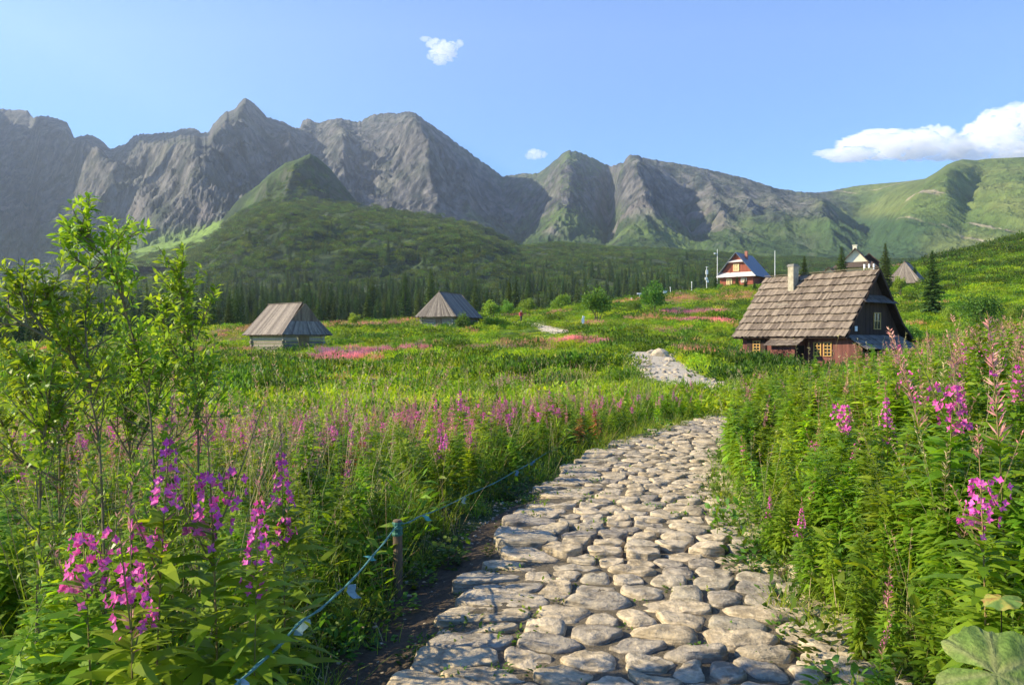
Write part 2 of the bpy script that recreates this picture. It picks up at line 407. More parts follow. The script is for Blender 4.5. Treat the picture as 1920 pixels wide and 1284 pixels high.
us = np.concatenate([np.linspace(-900, -20, 160), np.linspace(-18, 1938, 1150), np.linspace(1942, 2900, 120)])
CR = [(-900,-250),(-600,-260),(-400,-200),(-250,-80),(-150,60),(-90,150),(-45,198),(0,205),(30,206),(52,208),(62,221),(70,219),(92,219),(105,222),(125,229),(134,245),(139,260),(150,256),(165,252),(180,257),(192,266),(207,279),(222,276),(236,270),(250,256),(275,251),(300,251),(330,246),(355,240),(370,244),(378,250),(392,248),(398,236),(410,222),(424,210),(440,205),(450,192),(460,183),(470,190),(484,202),(500,220),(520,225),(545,236),(562,242),(568,226),(580,223),(590,229),(602,230),(612,226),(640,222),(650,226),(672,229),(690,220),(705,214),(730,212),(742,214),(754,211),(768,209),(780,214),(800,228),(830,248),(870,278),(905,305),(930,322),(945,332),(958,328),(985,325),(1010,325),(1025,314),(1040,301),(1055,288),(1068,280),(1080,284),(1095,290),(1120,300),(1140,310),(1146,314),(1154,308),(1170,303),(1180,291),(1195,291),(1215,298),(1240,302),(1262,305),(1300,312),(1340,321),(1360,325),(1400,335),(1420,341),(1450,352),(1490,359),(1530,361),(1560,358),(1600,349),(1640,345),(1700,340),(1735,335),(1757,322),(1775,309),(1790,303),(1805,299),(1830,301),(1850,298),(1920,295),(2100,280),(2500,260),(2900,240)]  # unseen crest past the left border raised to shade the left basin
pyc = crest(CR, us)
Yc = crest([(-900,2600),(-400,3000),(-100,3600),(0,4000),(60,3950),(70,3550),(140,3550),(150,3400),(230,3500),(330,3300),(460,3000),(560,3200),(640,3050),(770,2900),(945,3250),(1068,2850),(1143,2950),(1160,2450),(1300,2350),(1450,2200),(1530,2350),(1640,2250),(1775,1750),(1920,1600),(2900,1400)], us)
k_ = np.hanning(15); k_ /= k_.sum(); Yc = np.convolve(np.pad(Yc, 7, mode='edge'), k_, 'valid')
Yf = crest([(-900,1000),(0,1100),(1100,1230),(1500,1150),(2900,900)], us)
pyf = crest([(-900,620),(0,590),(300,505),(500,490),(900,478),(1200,480),(1920,505),(2900,505)], us)
pw = crest([(-900,1.6),(0,2.2),(300,1.9),(460,1.5),(900,1.9),(1300,1.8),(1500,1.6),(1700,1.15),(1920,1.1),(2900,1.0)], us)

# big buttresses below the summits: (px at crest, px at foot, half width, height)
BUT = [(75, 330, 50, 0.28), (180, 440, 40, 0.22), (300, 390, 22, 0.12), (462, 330, 52, 0.34), (560, 520, 20, 0.14), (640, 640, 35, 0.16), (768, 830, 46, 0.30), (860, 900, 20, 0.10), (945, 1000, 30, -0.10), (1000, 900, 30, 0.06), (1068, 1040, 45, 0.16), (1150, 1120, 18, -0.12), (1185, 1215, 38, 0.15), (1262, 1330, 22, -0.05), (1310, 1400, 30, 0.05), (1375, 1450, 18, 0.035), (1440, 1500, 30, 0.05), (1500, 1575, 30, 0.12), (1600, 1640, 50, -0.10), (1775, 1690, 60, 0.10), (1850, 1790, 35, -0.06)]
def flank_far(x, y, q, U):
    z = 0*y
    wob = 26*fbm(y/220, U/260, 4, 91)
    for (a, b, w, h) in BUT:
        c = a+(b-a)*(1-q)+wob
        e = np.exp(-np.abs((U-c)/(w*(1.5-0.5*q)))**1.3)
        z = z+h*640*e*np.sin(np.pi*np.clip(q, 0, 1)**1.35)**1.1
    return z
range_mesh('mountains', us, pyc, Yc, Yf, pyf, Yc+1100, [M_rock], far_col, (380, 40), pw, (0.10, 230., 900.), 1.6, 3, 1.1, 11.0, flank_far)

# unseen ridge added left of the view, to keep the left basin in shade
us5 = np.linspace(-2300, -40, 260)
range_mesh('mountains', us5, crest([(-2300,150),(-1500,-150),(-1000,-330),(-700,-330),(-450,-180),(-280,60),(-150,300),(-40,470)], us5), us5*0+1950, us5*0+1250, us5*0+600, us5*0+2700, [M_rock], far_col, (120, 40), 1.3, (0.1, 200., 700.), 1.0, 43, 1.0, 8.0, None, 0.9)
# green hill with a rocky tip in the middle distance
def tip_col(x, y, z, sl, U, Q, py):
    n = fbm(x/60, z/40+y/150, 5, 81, 0.6)
    c = mixc((0.018, 0.036, 0.011), (0.055, 0.092, 0.02), sstep(-0.3, 0.4, n))
    c = mixc(c, (0.07, 0.068, 0.06), 0.6*sstep(1.15, 1.6, sl+0.7*n))
    grass_patch = sstep(470, 400, U)*sstep(404, 425, py)  # bright green grass patch on the left flank
    return mixc(c, (0.17, 0.26, 0.045), grass_patch*sstep(-0.1, 0.1, n+0.2))
def flank_tip(x, y, q, U):
    c = 582-95*(1-q)-10*np.sin(q*9); e = np.exp(-np.abs((U-c)/34.0)**1.15)
    return 62*e*np.sin(np.pi*np.clip(q, 0, 1)**2.0)+22*np.exp(-np.abs((U-500)/22.0)**1.2)*np.sin(np.pi*np.clip(q, 0, 1)**1.5)
us2 = np.linspace(120, 900, 420)
pc2 = crest([(120,500),(200,478),(240,466),(300,448),(350,434),(400,414),(430,395),(450,372),(480,350),(505,328),(535,305),(560,298),(582,289),(592,294),(605,305),(620,318),(638,340),(655,362),(672,384),(700,400),(740,420),(800,450),(900,500)], us2)
Yc2 = us2*0+1290+crest([(120,200),(400,90),(582,0),(900,90)], us2)
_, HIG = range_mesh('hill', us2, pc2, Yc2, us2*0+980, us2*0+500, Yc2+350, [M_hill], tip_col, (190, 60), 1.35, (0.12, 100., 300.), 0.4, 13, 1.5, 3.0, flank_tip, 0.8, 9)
def sh_col(x, y, z, sl, U, Q, py):
    n = fbm(x/40, y/60, 5, 85, 0.6)
    c = mixc((0.014, 0.028, 0.010), (0.05, 0.078, 0.02), sstep(-0.1, 0.5, n))
    return mixc(c, (0.30, 0.27, 0.24), sstep(0.36, 0.46, fbm(x/30, y/45, 4, 87))*sstep(0.25, 0.6, Q))
us3 = np.linspace(60, 1180, 520)
pc3 = crest([(60,560),(200,520),(300,497),(340,478),(380,455),(400,440),(430,415),(455,398),(480,384),(520,376),(560,373),(600,375),(650,380),(700,388),(760,397),(800,404),(850,409),(880,418),(930,440),(975,461),(1020,476),(1180,520)], us3)
Yc3 = us3*0+1120+crest([(60,150),(400,60),(600,0),(850,40),(1180,120)], us3)
_, SHG = range_mesh('terrain', us3, pc3, Yc3, us3*0+640, crest([(60,600),(300,570),(500,546),(1180,542)], us3), Yc3+160, [M_hill], sh_col, (220, 30), 0.95, (0.20, 100., 260.), 0.7, 23, 1.9, 5.0, None, 0.75)

def Z2(px, x, y):
    """height of whatever stands highest there: open ground or the shoulder of the hill"""
    z = H(x, y); g = SHG; nr = 220; j = np.clip(((px-60)/1120*519).astype(int), 0, 518); Y0 = 640.0; Y1 = Yc3[j]
    t = (y-Y0)/(Y1-Y0); i = np.clip((t*(nr-1)).astype(int), 0, nr-1)
    zs = np.where((t > 0) & (t < 1) & (px > 60) & (px < 1180), g[2][i, j], -1e9); return np.maximum(z, zs)
# ------------------------------------------------------------------ plant meshes
def unit(v): return v/np.maximum(np.linalg.norm(v, axis=-1, keepdims=True), 1e-9)

class PM:
    """collects leaves and tubes of one mesh"""
    def __init__(s): s.V = []; s.F3 = []; s.F4 = []; s.m3 = []; s.m4 = []; s.lv = []; s.n = 0
    def add(s, V, f3=None, f4=None, mat=0, lv=None):
        V = np.asarray(V, float).reshape(-1, 3)
        if f3 is not None and len(f3): s.F3.append(np.asarray(f3)+s.n); s.m3.append(np.full(len(f3), mat))
        if f4 is not None and len(f4): s.F4.append(np.asarray(f4)+s.n); s.m4.append(np.full(len(f4), mat))
        s.V.append(V); s.lv.append(np.full(len(V), 0.5) if lv is None else np.asarray(lv, float)); s.n += len(V)
    def leaves(s, base, d, nrm, L, Wd, bend=0.2, mat=0, lv=None, rs=RS, wide=0.35):
        n = len(base); d = unit(d); side = unit(np.cross(d, nrm)); nr = unit(np.cross(side, d))
        L = np.broadcast_to(L, n)[:, None]; Wd = np.broadcast_to(Wd, n)[:, None]; b = np.broadcast_to(bend, n)[:, None]
        q = lambda t: base+d*L*t-nr*L*b*t*t
        up = nr*Wd*0.14
        P = np.stack([q(0), q(wide)-side*Wd*.5+up, q(wide)+side*Wd*.5+up, q(.7)-side*Wd*.36+up, q(.7)+side*Wd*.36+up, q(1.0)], 1)
        o = np.arange(n)[:, None]*6
        f3 = np.concatenate([o+np.array([0, 2, 1]), o+np.array([3, 4, 5])]); f4 = o+np.array([1, 2, 4, 3])
        if lv is None: lv = rs.rand(n)
        s.add(P, f3, f4, mat, np.repeat(lv, 6))
    def cards(s, base, d, nrm, L, Wd, mat=0, lv=None, rs=RS):
        n = len(base); d = unit(d); side = unit(np.cross(d, nrm))
        L = np.broadcast_to(L, n)[:, None]; Wd = np.broadcast_to(Wd, n)[:, None]
        P = np.stack([base, base+d*L*.45-side*Wd*.5, base+d*L, base+d*L*.45+side*Wd*.5], 1)
        if lv is None: lv = rs.rand(n)
        s.add(P, None, np.arange(n)[:, None]*4+np.arange(4), mat, np.repeat(lv, 4))
    def tube(s, pts, r, k=4, mat=0, lv=0.5):
        pts = np.asarray(pts, float); n = len(pts); r = np.broadcast_to(r, n)
        t = unit(np.gradient(pts, axis=0)); ref = np.array([0.3, 0.9, 0.2]); a = unit(np.cross(t, ref)); b = np.cross(t, a)
        an = np.arange(k)*2*np.pi/k
        V = pts[:, None]+r[:, None, None]*(np.cos(an)[None, :, None]*a[:, None]+np.sin(an)[None, :, None]*b[:, None])
        i = np.arange(n-1)[:, None]*k+np.arange(k)[None]; j = np.arange(n-1)[:, None]*k+(np.arange(k)[None]+1) % k
        s.add(V, None, np.stack([i, j, j+k, i+k], -1).reshape(-1, 4), mat, np.full(n*k, lv))
    def blades(s, base, d, L, Wd, bend, mat=0, lv=None, rs=RS):
        """grass blades: three pieces, arching over"""
        n = len(base); d = unit(d); L = np.broadcast_to(L, n)[:, None]; Wd = np.broadcast_to(Wd, n)[:, None]; b = np.broadcast_to(bend, n)[:, None]
        hz = d.copy(); hz[:, 2] = 0; hz = unit(hz+1e-6*rs.randn(n, 3)); side = unit(np.cross(d, np.array([0, 0, 1.])+0*d)+1e-6)
        q = lambda t: base+d*L*t+hz*L*b*t*t-np.array([0, 0, 1.])*L*b*0.55*t**3
        P = np.stack([q(0)-side*Wd*.5, q(0)+side*Wd*.5, q(.4)-side*Wd*.5, q(.4)+side*Wd*.5, q(.75)-side*Wd*.32, q(.75)+side*Wd*.32, q(1.0)], 1)
        o = np.arange(n)[:, None]*7
        if lv is None: lv = rs.rand(n)
        s.add(P, o+np.array([4, 5, 6]), np.concatenate([o+np.array([0, 1, 3, 2]), o+np.array([2, 3, 5, 4])]), mat, np.repeat(lv, 7))
    def mesh(s, name, mats):
        fs = []; mi = []
        if s.F3: fs.append(np.concatenate(s.F3)); mi.append(np.concatenate(s.m3))
        if s.F4: fs.append(np.concatenate(s.F4)); mi.append(np.concatenate(s.m4))
        return mesh_np(name, np.concatenate(s.V), fs, mats, np.concatenate(mi), False, {'lv': np.concatenate(s.lv)})
    def merge(s, *o):
        for p in o:
            for V, l in zip(p.V, p.lv): pass
            if not p.V: continue
            for f, m in zip(p.F3, p.m3): s.F3.append(f+s.n); s.m3.append(m)
            for f, m in zip(p.F4, p.m4): s.F4.append(f+s.n); s.m4.append(m)
            s.V += p.V; s.lv += p.lv; s.n += p.n
        return s

def rdir(n, rs, zlo=-1, zhi=1):
    a = rs.rand(n)*2*np.pi; z = zlo+(zhi-zlo)*rs.rand(n); r = np.sqrt(np.maximum(0, 1-z*z)); return np.stack([r*np.cos(a), r*np.sin(a), z], 1)

L_fire = mat_leaf('fireweed_leaf', (0.13, 0.25, 0.016), (0.29, 0.42, 0.032), 0.5, 0.5, 0.3, True, 0.022, 0.2)
L_stem = mat_leaf('plant_stem', (0.15, 0.19, 0.04), (0.22, 0.15, 0.06), 0.6, 0.0)
L_petal = mat_leaf('magenta_petal', (0.62, 0.055, 0.34), (0.80, 0.18, 0.52), 0.6, 0.25, 0.2, True, 0.008, 0.15)
L_mpink = mat_leaf('dusty_pink_bloom', (0.56, 0.17, 0.29), (0.76, 0.37, 0.46), 0.7, 0.25, 0.2, True, 0.01, 0.2)
L_pod = mat_leaf('pink_seed_pod', (0.48, 0.19, 0.17), (0.66, 0.38, 0.30), 0.7, 0.25, 0.2, True, 0.02, 0.25)
L_red = mat_leaf('russet_leaf', (0.24, 0.07, 0.03), (0.36, 0.14, 0.05), 0.7, 0.2)
L_grass = mat_leaf('grass_blade', (0.15, 0.27, 0.022), (0.33, 0.43, 0.05), 0.55, 0.5, 0.3, True, 0.02, 0.16)
L_dry = mat_leaf('dry_grass', (0.38, 0.30, 0.15), (0.52, 0.42, 0.24), 0.8, 0.25)
L_herb = mat_leaf('herb_leaf', (0.06, 0.125, 0.016), (0.15, 0.25, 0.028))
FW = [L_fire, L_stem, L_petal, L_pod, L_red, L_grass, L_dry, L_herb, L_mpink]

def fireweed(h, kind, rs, dens=1.0):
    """stem, foliage and flower spike of one willowherb"""
    st, fo, fl = PM(), PM(), PM()
    lean = rs.randn(2)*0.09*h
    def ax(t): t = np.asarray(t, float); return np.stack([lean[0]*t*t, lean[1]*t*t, h*t], -1)
    tj = 1.0 if kind == 'green' else .58
    for q_, ta, tb in ((st, 0, tj), (fl, tj, 1.0)):
        if tb > ta: tt_ = np.linspace(ta, tb, 5); q_.tube(ax(tt_), 0.0045*(1-0.75*tt_)*(0.6+0.4*h), 4, 1, 0.2 if kind == 'green' else 0.75)
    ltop = dict(bloom=.70, pod=.62, green=.98, red=.70, fluff=.6)[kind]
    n = int(115*dens*ltop/.7*(0.5+0.5*h)); t = np.sort(0.06+(ltop-0.06)*rs.rand(n)**0.8)
    a = np.arange(n)*2.39996+rs.rand(n)*0.5
    el = 0.55-0.75*(1-t/ltop)+rs.randn(n)*0.15
    d = np.stack([np.cos(a)*np.cos(el), np.sin(a)*np.cos(el), np.sin(el)], 1)
    L = (0.148*(0.55+0.45*np.sin(np.pi*np.clip(t/ltop*1.02, 0, 1)))*(1+0.2*rs.randn(n))).clip(.04, .2)*(0.75+0.3*h)
    if kind == 'green': L *= np.where(t > .85, .6, 1)
    nr = np.stack([-np.cos(a)*np.sin(el), -np.sin(a)*np.sin(el), np.cos(el)], 1)+rs.randn(n, 3)*0.25
    fo.leaves(ax(t), d, nr, L, L*0.20+.008, 0.15+0.35*rs.rand(n), 4 if kind == 'red' else 0, rs=rs)
    if kind in ('bloom', 'pod', 'red', 'fluff'):
        b0, b1 = (.72, .88) if kind == 'bloom' else (.60, .64)
        if kind == 'bloom':
            axes = [(ax, 1.0)]
            for q_ in range(rs.randint(1, 4)):
                an_ = rs.rand()*6.283; t0_ = rs.uniform(.55, .72); ln_ = rs.uniform(.18, .30)*h; o_ = ax(np.array(t0_)); tl = rs.uniform(.25, .6)
                def ax2(t, o_=o_, an_=an_, ln_=ln_, tl=tl): u_ = ((np.asarray(t, float)-.58)/.42)[..., None]; return o_+np.array([math.cos(an_)*tl, math.sin(an_)*tl, 1.])*ln_*u_+np.array([0, 0, .12])*ln_*u_*u_
                axes.append((ax2, rs.uniform(.3, .6))); fl.tube(ax2(np.linspace(.58, 1, 4)), np.array([.003, .0025, .002, .001]), 3, 1, .7)
            for ax_, wt in axes:
              g0 = rs.uniform(0, .06); k = int(44*dens*wt); t = b0-g0+(b1-b0)*np.round(rs.rand(k)**1.2*7+rs.randn(k)*.25)/7.; a = np.round(rs.rand(k)*7)*.9+t*40+rs.randn(k)*.15
              c = ax_(t)+np.stack([np.cos(a), np.sin(a), 0.15+0*a], 1)*((0.014+0.034*(1-(t-b0)/(b1-b0)))*(.75+.35*rs.rand(k)))[:, None]
              fd = unit(np.stack([np.cos(a), np.sin(a), 0.2+0.3*rs.randn(k)], 1)); s1 = unit(np.cross(fd, rs.randn(k, 3))); s2 = np.cross(fd, s1)
              for q in range(4):
                an = q*1.5708; dd = s1*np.cos(an)+s2*np.sin(an)+fd*0.35
                fl.cards(c, dd, fd, 0.013+0.005*rs.rand(k), 0.011, 2, rs=rs)
              if ax_ is not ax:
                k = 9; t = b1+(1-b1)*rs.rand(k); a = rs.rand(k)*6.283; fl.cards(ax_(t), np.stack([np.cos(a), np.sin(a), 1+0*a], 1), rdir(k, rs), 0.02, 0.005, 3, rs.rand(k)*.4, rs)
            k = int(22*dens); t = b1+(1-b1)*rs.rand(k); a = rs.rand(k)*6.283       # buds above
            fl.cards(ax(t), np.stack([np.cos(a), np.sin(a), 1+0*a], 1), rdir(k, rs), 0.03*(1.3-(t-b1)/(1-b1)), 0.006, 3, rs.rand(k)*.4, rs)
            k = int(12*dens); t = .60+.10*rs.rand(k); a = rs.rand(k)*6.283          # first pods below
            fl.cards(ax(t), np.stack([np.cos(a), np.sin(a), .5+0*a], 1), rdir(k, rs), 0.055, 0.005, 3, rs=rs)
        else:
            k = int((80 if kind == 'pod' else 60)*dens); t = .58+.42*rs.rand(k)**.9; a = rs.rand(k)*6.283
            q = (1-t)/.42
            fl.cards(ax(t), np.stack([np.cos(a), np.sin(a), 1.0+.5*rs.randn(k)], 1), rdir(k, rs), 0.025+0.05*q, 0.007, 6 if kind == 'fluff' else (3 if kind == 'pod' else 4), rs=rs)
            if kind == 'pod':
                k = int(10*dens); t = .70+.13*rs.rand(k); a = rs.rand(k)*6.283; c = ax(t)+np.stack([np.cos(a), np.sin(a), 0*a], 1)*.03
                for q in range(3): fl.cards(c, rdir(k, rs), rdir(k, rs), 0.014, 0.012, 2, rs=rs)
    return st, fo, fl

def grass_tuft(rs, n=34, L=(.25, .6), w=0.006, spread=.09, dry=0.12, heads=3, bend=.4):
    p = PM(); b = np.zeros((n, 3)); b[:, :2] = rs.randn(n, 2)*spread
    d = rdir(n, rs, .75, 1.0); k = int(n*dry)
    p.blades(b[k:], d[k:], L[0]+(L[1]-L[0])*rs.rand(n-k), w, bend*rs.rand(n-k)+.05, 5, rs=rs)
    if k: p.blades(b[:k], d[:k], L[0]+(L[1]-L[0])*rs.rand(k), w, bend*rs.rand(k)+.1, 6, rs=rs)
    for i in range(heads):
        q = rs.randn(2)*spread; hh = L[1]*(1.1+.35*rs.rand()); ln = rs.randn(2)*.12*hh
        pts = np.array([[q[0], q[1], 0], [q[0]+ln[0]*.3, q[1]+ln[1]*.3, hh*.6], [q[0]+ln[0], q[1]+ln[1], hh]])
        p.tube(pts, [.0016, .0013, .0008], 3, 6, .4)
        m = 16; t = rs.rand(m); c = pts[2]-(pts[2]-pts[1])*(t*.42)[:, None]
        p.cards(c, rdir(m, rs, .3, 1), rdir(m, rs), .022, .005, 6 if rs.rand() < .5 else 3, rs=rs)
    return p

def herb(rs, n=46, R=.16, Hh=.22, L=.07, w=.035, mat=7):
    p = PM(); a = rs.rand(n)*6.283; r = R*np.sqrt(rs.rand(n)); z = Hh*rs.rand(n)
    b = np.stack([r*np.cos(a), r*np.sin(a), z], 1); d = np.stack([np.cos(a+rs.randn(n)*.5), np.sin(a+rs.randn(n)*.5), .1+.5*rs.rand(n)], 1)
    p.leaves(b, d, np.array([0, 0, 1.])+rs.randn(n, 3)*.3, L*(.6+.8*rs.rand(n)), w*(.7+.5*rs.rand(n)), .3*rs.rand(n), mat, rs=rs, wide=.45)
    return p

def clump(rs, n=70, R=.45, Hh=.55, L=.16, w=.03, mat=5, up=.5, spikes=0, smat=3):
    """a low rounded clump for the meadow further off"""
    p = PM(); a = rs.rand(n)*6.283; r = R*np.sqrt(rs.rand(n)); z = Hh*(1-(r/R)**2*.6)*(.25+.75*rs.rand(n)**.6)-L*.5
    b = np.stack([r*np.cos(a), r*np.sin(a), z.clip(0)], 1); d = rdir(n, rs, up-.3, 1)
    p.cards(b, d, rdir(n, rs), L*(.6+.8*rs.rand(n)), w*(.7+.6*rs.rand(n)), mat, rs=rs)
    for i in range(spikes):
        q = rs.rand()*6.283; rr = R*.9*math.sqrt(rs.rand()); h0 = Hh*(.75+.35*rs.rand()); m = 13
        t = rs.rand(m); c = np.stack([rr*math.cos(q)+0*t, rr*math.sin(q)+0*t, h0+.26*t], 1)
        p.cards(c, rdir(m, rs, .1, 1), rdir(m, rs), .06*(1.2-t), .022, smat, rs=rs)
    return p

def pine_clump(rs, n=150, R=1.5, Hh=1.5, mat=7, L=.55, w=.17):
    p = PM(); lo = rs.randn(5, 2)*R*.45; hs = Hh*(.6+.4*rs.rand(5))
    for i in range(5):
        m = n//5; v = rdir(m, rs, -.1, 1); c = np.array([lo[i, 0], lo[i, 1], 0])+v*np.array([R*.62, R*.62, hs[i]])*(.8+.2*rs.rand(m))[:, None]
        p.cards(c, v+np.array([0, 0, .7])+rs.randn(m, 3)*.3, rdir(m, rs), L*(.6+.7*rs.rand(m)), w, mat, rs=rs)
    return p

# ------------------------------------------------------------------ scattering (ground cover)
def proto_set(name, pms):
    c = bpy.data.collections.new(name)
    for i, (nm, p, mats) in enumerate(pms):
        o = bpy.data.objects.new(nm, p.mesh(nm, mats)); c.objects.link(o)
    return c
_NT = {}
def scatter_tree(col):
    if col.name in _NT: return _NT[col.name]
    t = bpy.data.node_groups.new('grow_'+col.name, 'GeometryNodeTree')
    t.interface.new_socket('Geometry', in_out='INPUT', socket_type='NodeSocketGeometry'); t.interface.new_socket('Geometry', in_out='OUTPUT', socket_type='NodeSocketGeometry')
    gi = t.nodes.new('NodeGroupInput'); go = t.nodes.new('NodeGroupOutput')
    ci = t.nodes.new('GeometryNodeCollectionInfo'); ci.inputs['Collection'].default_value = col; ci.inputs['Separate Children'].default_value = True; ci.inputs['Reset Children'].default_value = True
    ip = t.nodes.new('GeometryNodeInstanceOnPoints'); ip.inputs['Pick Instance'].default_value = True
    def at(nm, ty):
        n = t.nodes.new('GeometryNodeInputNamedAttribute'); n.data_type = ty; n.inputs['Name'].default_value = nm
        return [o for o in n.outputs if o.enabled and o.name == 'Attribute'][0]
    t.links.new(gi.outputs[0], ip.inputs['Points']); t.links.new(ci.outputs[0], ip.inputs['Instance'])
    t.links.new(at('idx', 'INT'), ip.inputs['Instance Index'])
    e = t.nodes.new('FunctionNodeEulerToRotation'); t.links.new(at('rot', 'FLOAT_VECTOR'), e.inputs[0]); t.links.new(e.outputs[0], ip.inputs['Rotation'])
    t.links.new(at('scl', 'FLOAT_VECTOR'), ip.inputs['Scale'])
    t.links.new(ip.outputs[0], go.inputs[0]); _NT[col.name] = t
    return t
def scatter(name, pts, rot, scl, idx, tint, col, label, cat):
    me = bpy.data.meshes.new(name); me.vertices.add(len(pts)); me.vertices.foreach_set('co', np.asarray(pts, np.float32).ravel())
    for k, ty, v in (('rot', 'FLOAT_VECTOR', rot), ('scl', 'FLOAT_VECTOR', scl)):
        a = me.attributes.new(k, ty, 'POINT'); a.data.foreach_set('vector', np.asarray(v, np.float32).ravel())
    a = me.attributes.new('idx', 'INT', 'POINT'); a.data.foreach_set('value', np.asarray(idx, np.int32))
    c = np.ones((len(pts), 4), np.float32); c[:, :3] = tint
    a = me.attributes.new('tint', 'FLOAT_COLOR', 'POINT'); a.data.foreach_set('color', c.ravel())
    o = link(name, me); m = o.modifiers.new('grow', 'NODES'); m.node_group = scatter_tree(col)
    return tag(o, label, cat, kind='stuff')
def rotz(n, rs, tilt=.08): return np.stack([rs.randn(n)*tilt, rs.randn(n)*tilt, rs.rand(n)*6.283], 1)
def scl3(s, sz=None): return np.stack([s, s, s if sz is None else sz], 1)
NOTINT = 1.0

def sample(dens, y0, y1, rs, left=-1.25, right=1.25, grow=1.0, lo=-60, hi=1990):
    """random points inside the view (with margins); dens(x, y) plants per square metre"""
    out = []
    ye = np.exp(np.linspace(np.log(y0), np.log(y1), max(3, int(8*np.log(y1/y0))+2)))
    for a, b in zip(ye[:-1], ye[1:]):
        xl, xr = (lo-CX)/F*b-1.2, (hi-CX)/F*b+1.2; A = (xr-xl)*(b-a)
        g = np.stack([rs.uniform(xl, xr, 400), rs.uniform(a, b, 400)], 1); dm = dens(g[:, 0], g[:, 1]).max()*1.02+1e-9
        n = rs.poisson(A*dm); x = rs.uniform(xl, xr, n); y = rs.uniform(a, b, n)
        k = rs.rand(n) < dens(x, y)/dm; out.append(np.stack([x[k], y[k]], 1))
    return np.concatenate(out)

rs = np.random.RandomState(5)
KINDS = [('bloom', 1.25), ('bloom', 1.1), ('pod', 1.3), ('pod', 1.1), ('green', 1.05), ('green', .85), ('green', 1.2), ('red', 1.15), ('fluff', 1.15)]
FWP = [fireweed(h, k, rs) for k, h in KINDS]
FWL = [fireweed(h, k, rs, .55) for k, h in KINDS]
pc_fw = proto_set('fireweed_kinds', [('k%02d' % i, PM().merge(*p), FW) for i, p in enumerate(FWP)])
pc_gr = proto_set('grass_kinds', [('g%02d' % i, grass_tuft(rs, n, L, w, sp, dr, hd, bd), FW) for i, (n, L, w, sp, dr, hd, bd) in enumerate([(40, (.25, .5), .006, .08, .08, 0, .4), (40, (.3, .75), .006, .07, .15, 3, .45), (26, (.4, .9), .007, .05, .2, 4, .3), (50, (.08, .2), .005, .07, .05, 0, .5)])])
pc_hb = proto_set('herb_kinds', [('h%02d' % i, herb(rs, *a), FW) for i, a in enumerate([(46, .16, .22, .07, .035), (60, .12, .14, .05, .03), (36, .2, .3, .11, .028, 0), (40, .07, .05, .03, .02)])])
pc_mc = proto_set('meadow_kinds', [('m%02d' % i, p, FW) for i, p in enumerate([
    clump(rs, 90, .4, .5, .2, .026, 5, .75), clump(rs, 90, .45, .55, .15, .045, 0, .3), clump(rs, 80, .4, .55, .15, .04, 0, .5, 30, 8), clump(rs, 60, .4, .5, .17, .03, 5, .6, 24, 3), clump(rs, 60, .4, .45, .22, .02, 6, .8, 6, 6), pine_clump(rs, 200, .5, .6, 7, .13, .05), clump(rs, 110, .45, .7, .14, .05, 0, .3)])])
pc_dp = proto_set('dwarf_pine_kinds', [('p%02d' % i, pine_clump(rs, 170, 1.6, 1.3+.3*i, 7, .5, .17), FW) for i in range(3)])
# ------------------------------------------------------------------ what grows where
def tilted(n, rs): return rotz(n, rs, .10)
HOUSE_XY = []       # filled below: (x, y, r) kept free of plants
HOUSE_XY += [(21.5, 55.5, 6.6), (-21.0, 75.5, 4.2), (-8.8, 98, 4.4)]
def free(x, y):
    m = np.ones(len(x), bool)
    for (a, b, r) in HOUSE_XY: m &= (x-a)**2+(y-b)**2 > r*r
    return m

def edge_l(y): return np.interp(y, [3, 5, 7, 9, 11, 12.5, 16, 17.8, 18.3], [-1.6, -1.7, -1.68, -1.55, -1.3, -.95, -.85, -.85, 2.])
def edge_r(y): return np.interp(y, [4, 5, 8, 11, 16], [1.15, 1.05, .92, .85, .8])
rs = np.random.RandomState(42)
# tall willowherbs of the foreground
def d_fw(x, y):
    d, s = near_path(x, y)
    l = (d < edge_l(y)-.15); r = d > edge_r(y)+.04
    dens = np.interp(y, [1.8, 6, 10, 20], [20, 19, 14, 8.0])
    grassy = ((d > -3.0) & (d < 0) & (y < 7.5))*0.55+((d > -2.6) & (d < 0) & (y >= 7.5))*.25       # a band of grass along the rope
    dd = np.where(l, dens*(1-grassy), np.where(r, dens*1.35*(1+.3*(y > 9)*(y < 15)*(d < 3)), 0))
    dd = dd*np.where((d < 0), 1-.93*sstep(11.5, 13.5, y+.25*pn(x*.8, y*.8, 77))*sstep(-3.2, -4.5, d), 1)
    return dd*(y > np.where(d < 0, 2.3, 2.5))*((x*x+y*y) > 5.0)
P0 = sample(d_fw, 1.8, 21, rs); d0, s0 = near_path(P0[:, 0], P0[:, 1])
n = len(P0); z0 = H(P0[:, 0], P0[:, 1])
u0 = CX+F*P0[:, 0]/P0[:, 1]
nz = fbm(P0[:, 0]/1.6, P0[:, 1]/1.6, 2, 200)
r_ = rs.rand(n); idx = np.zeros(n, int)
left = d0 < 0
far = P0[:, 1] > 7
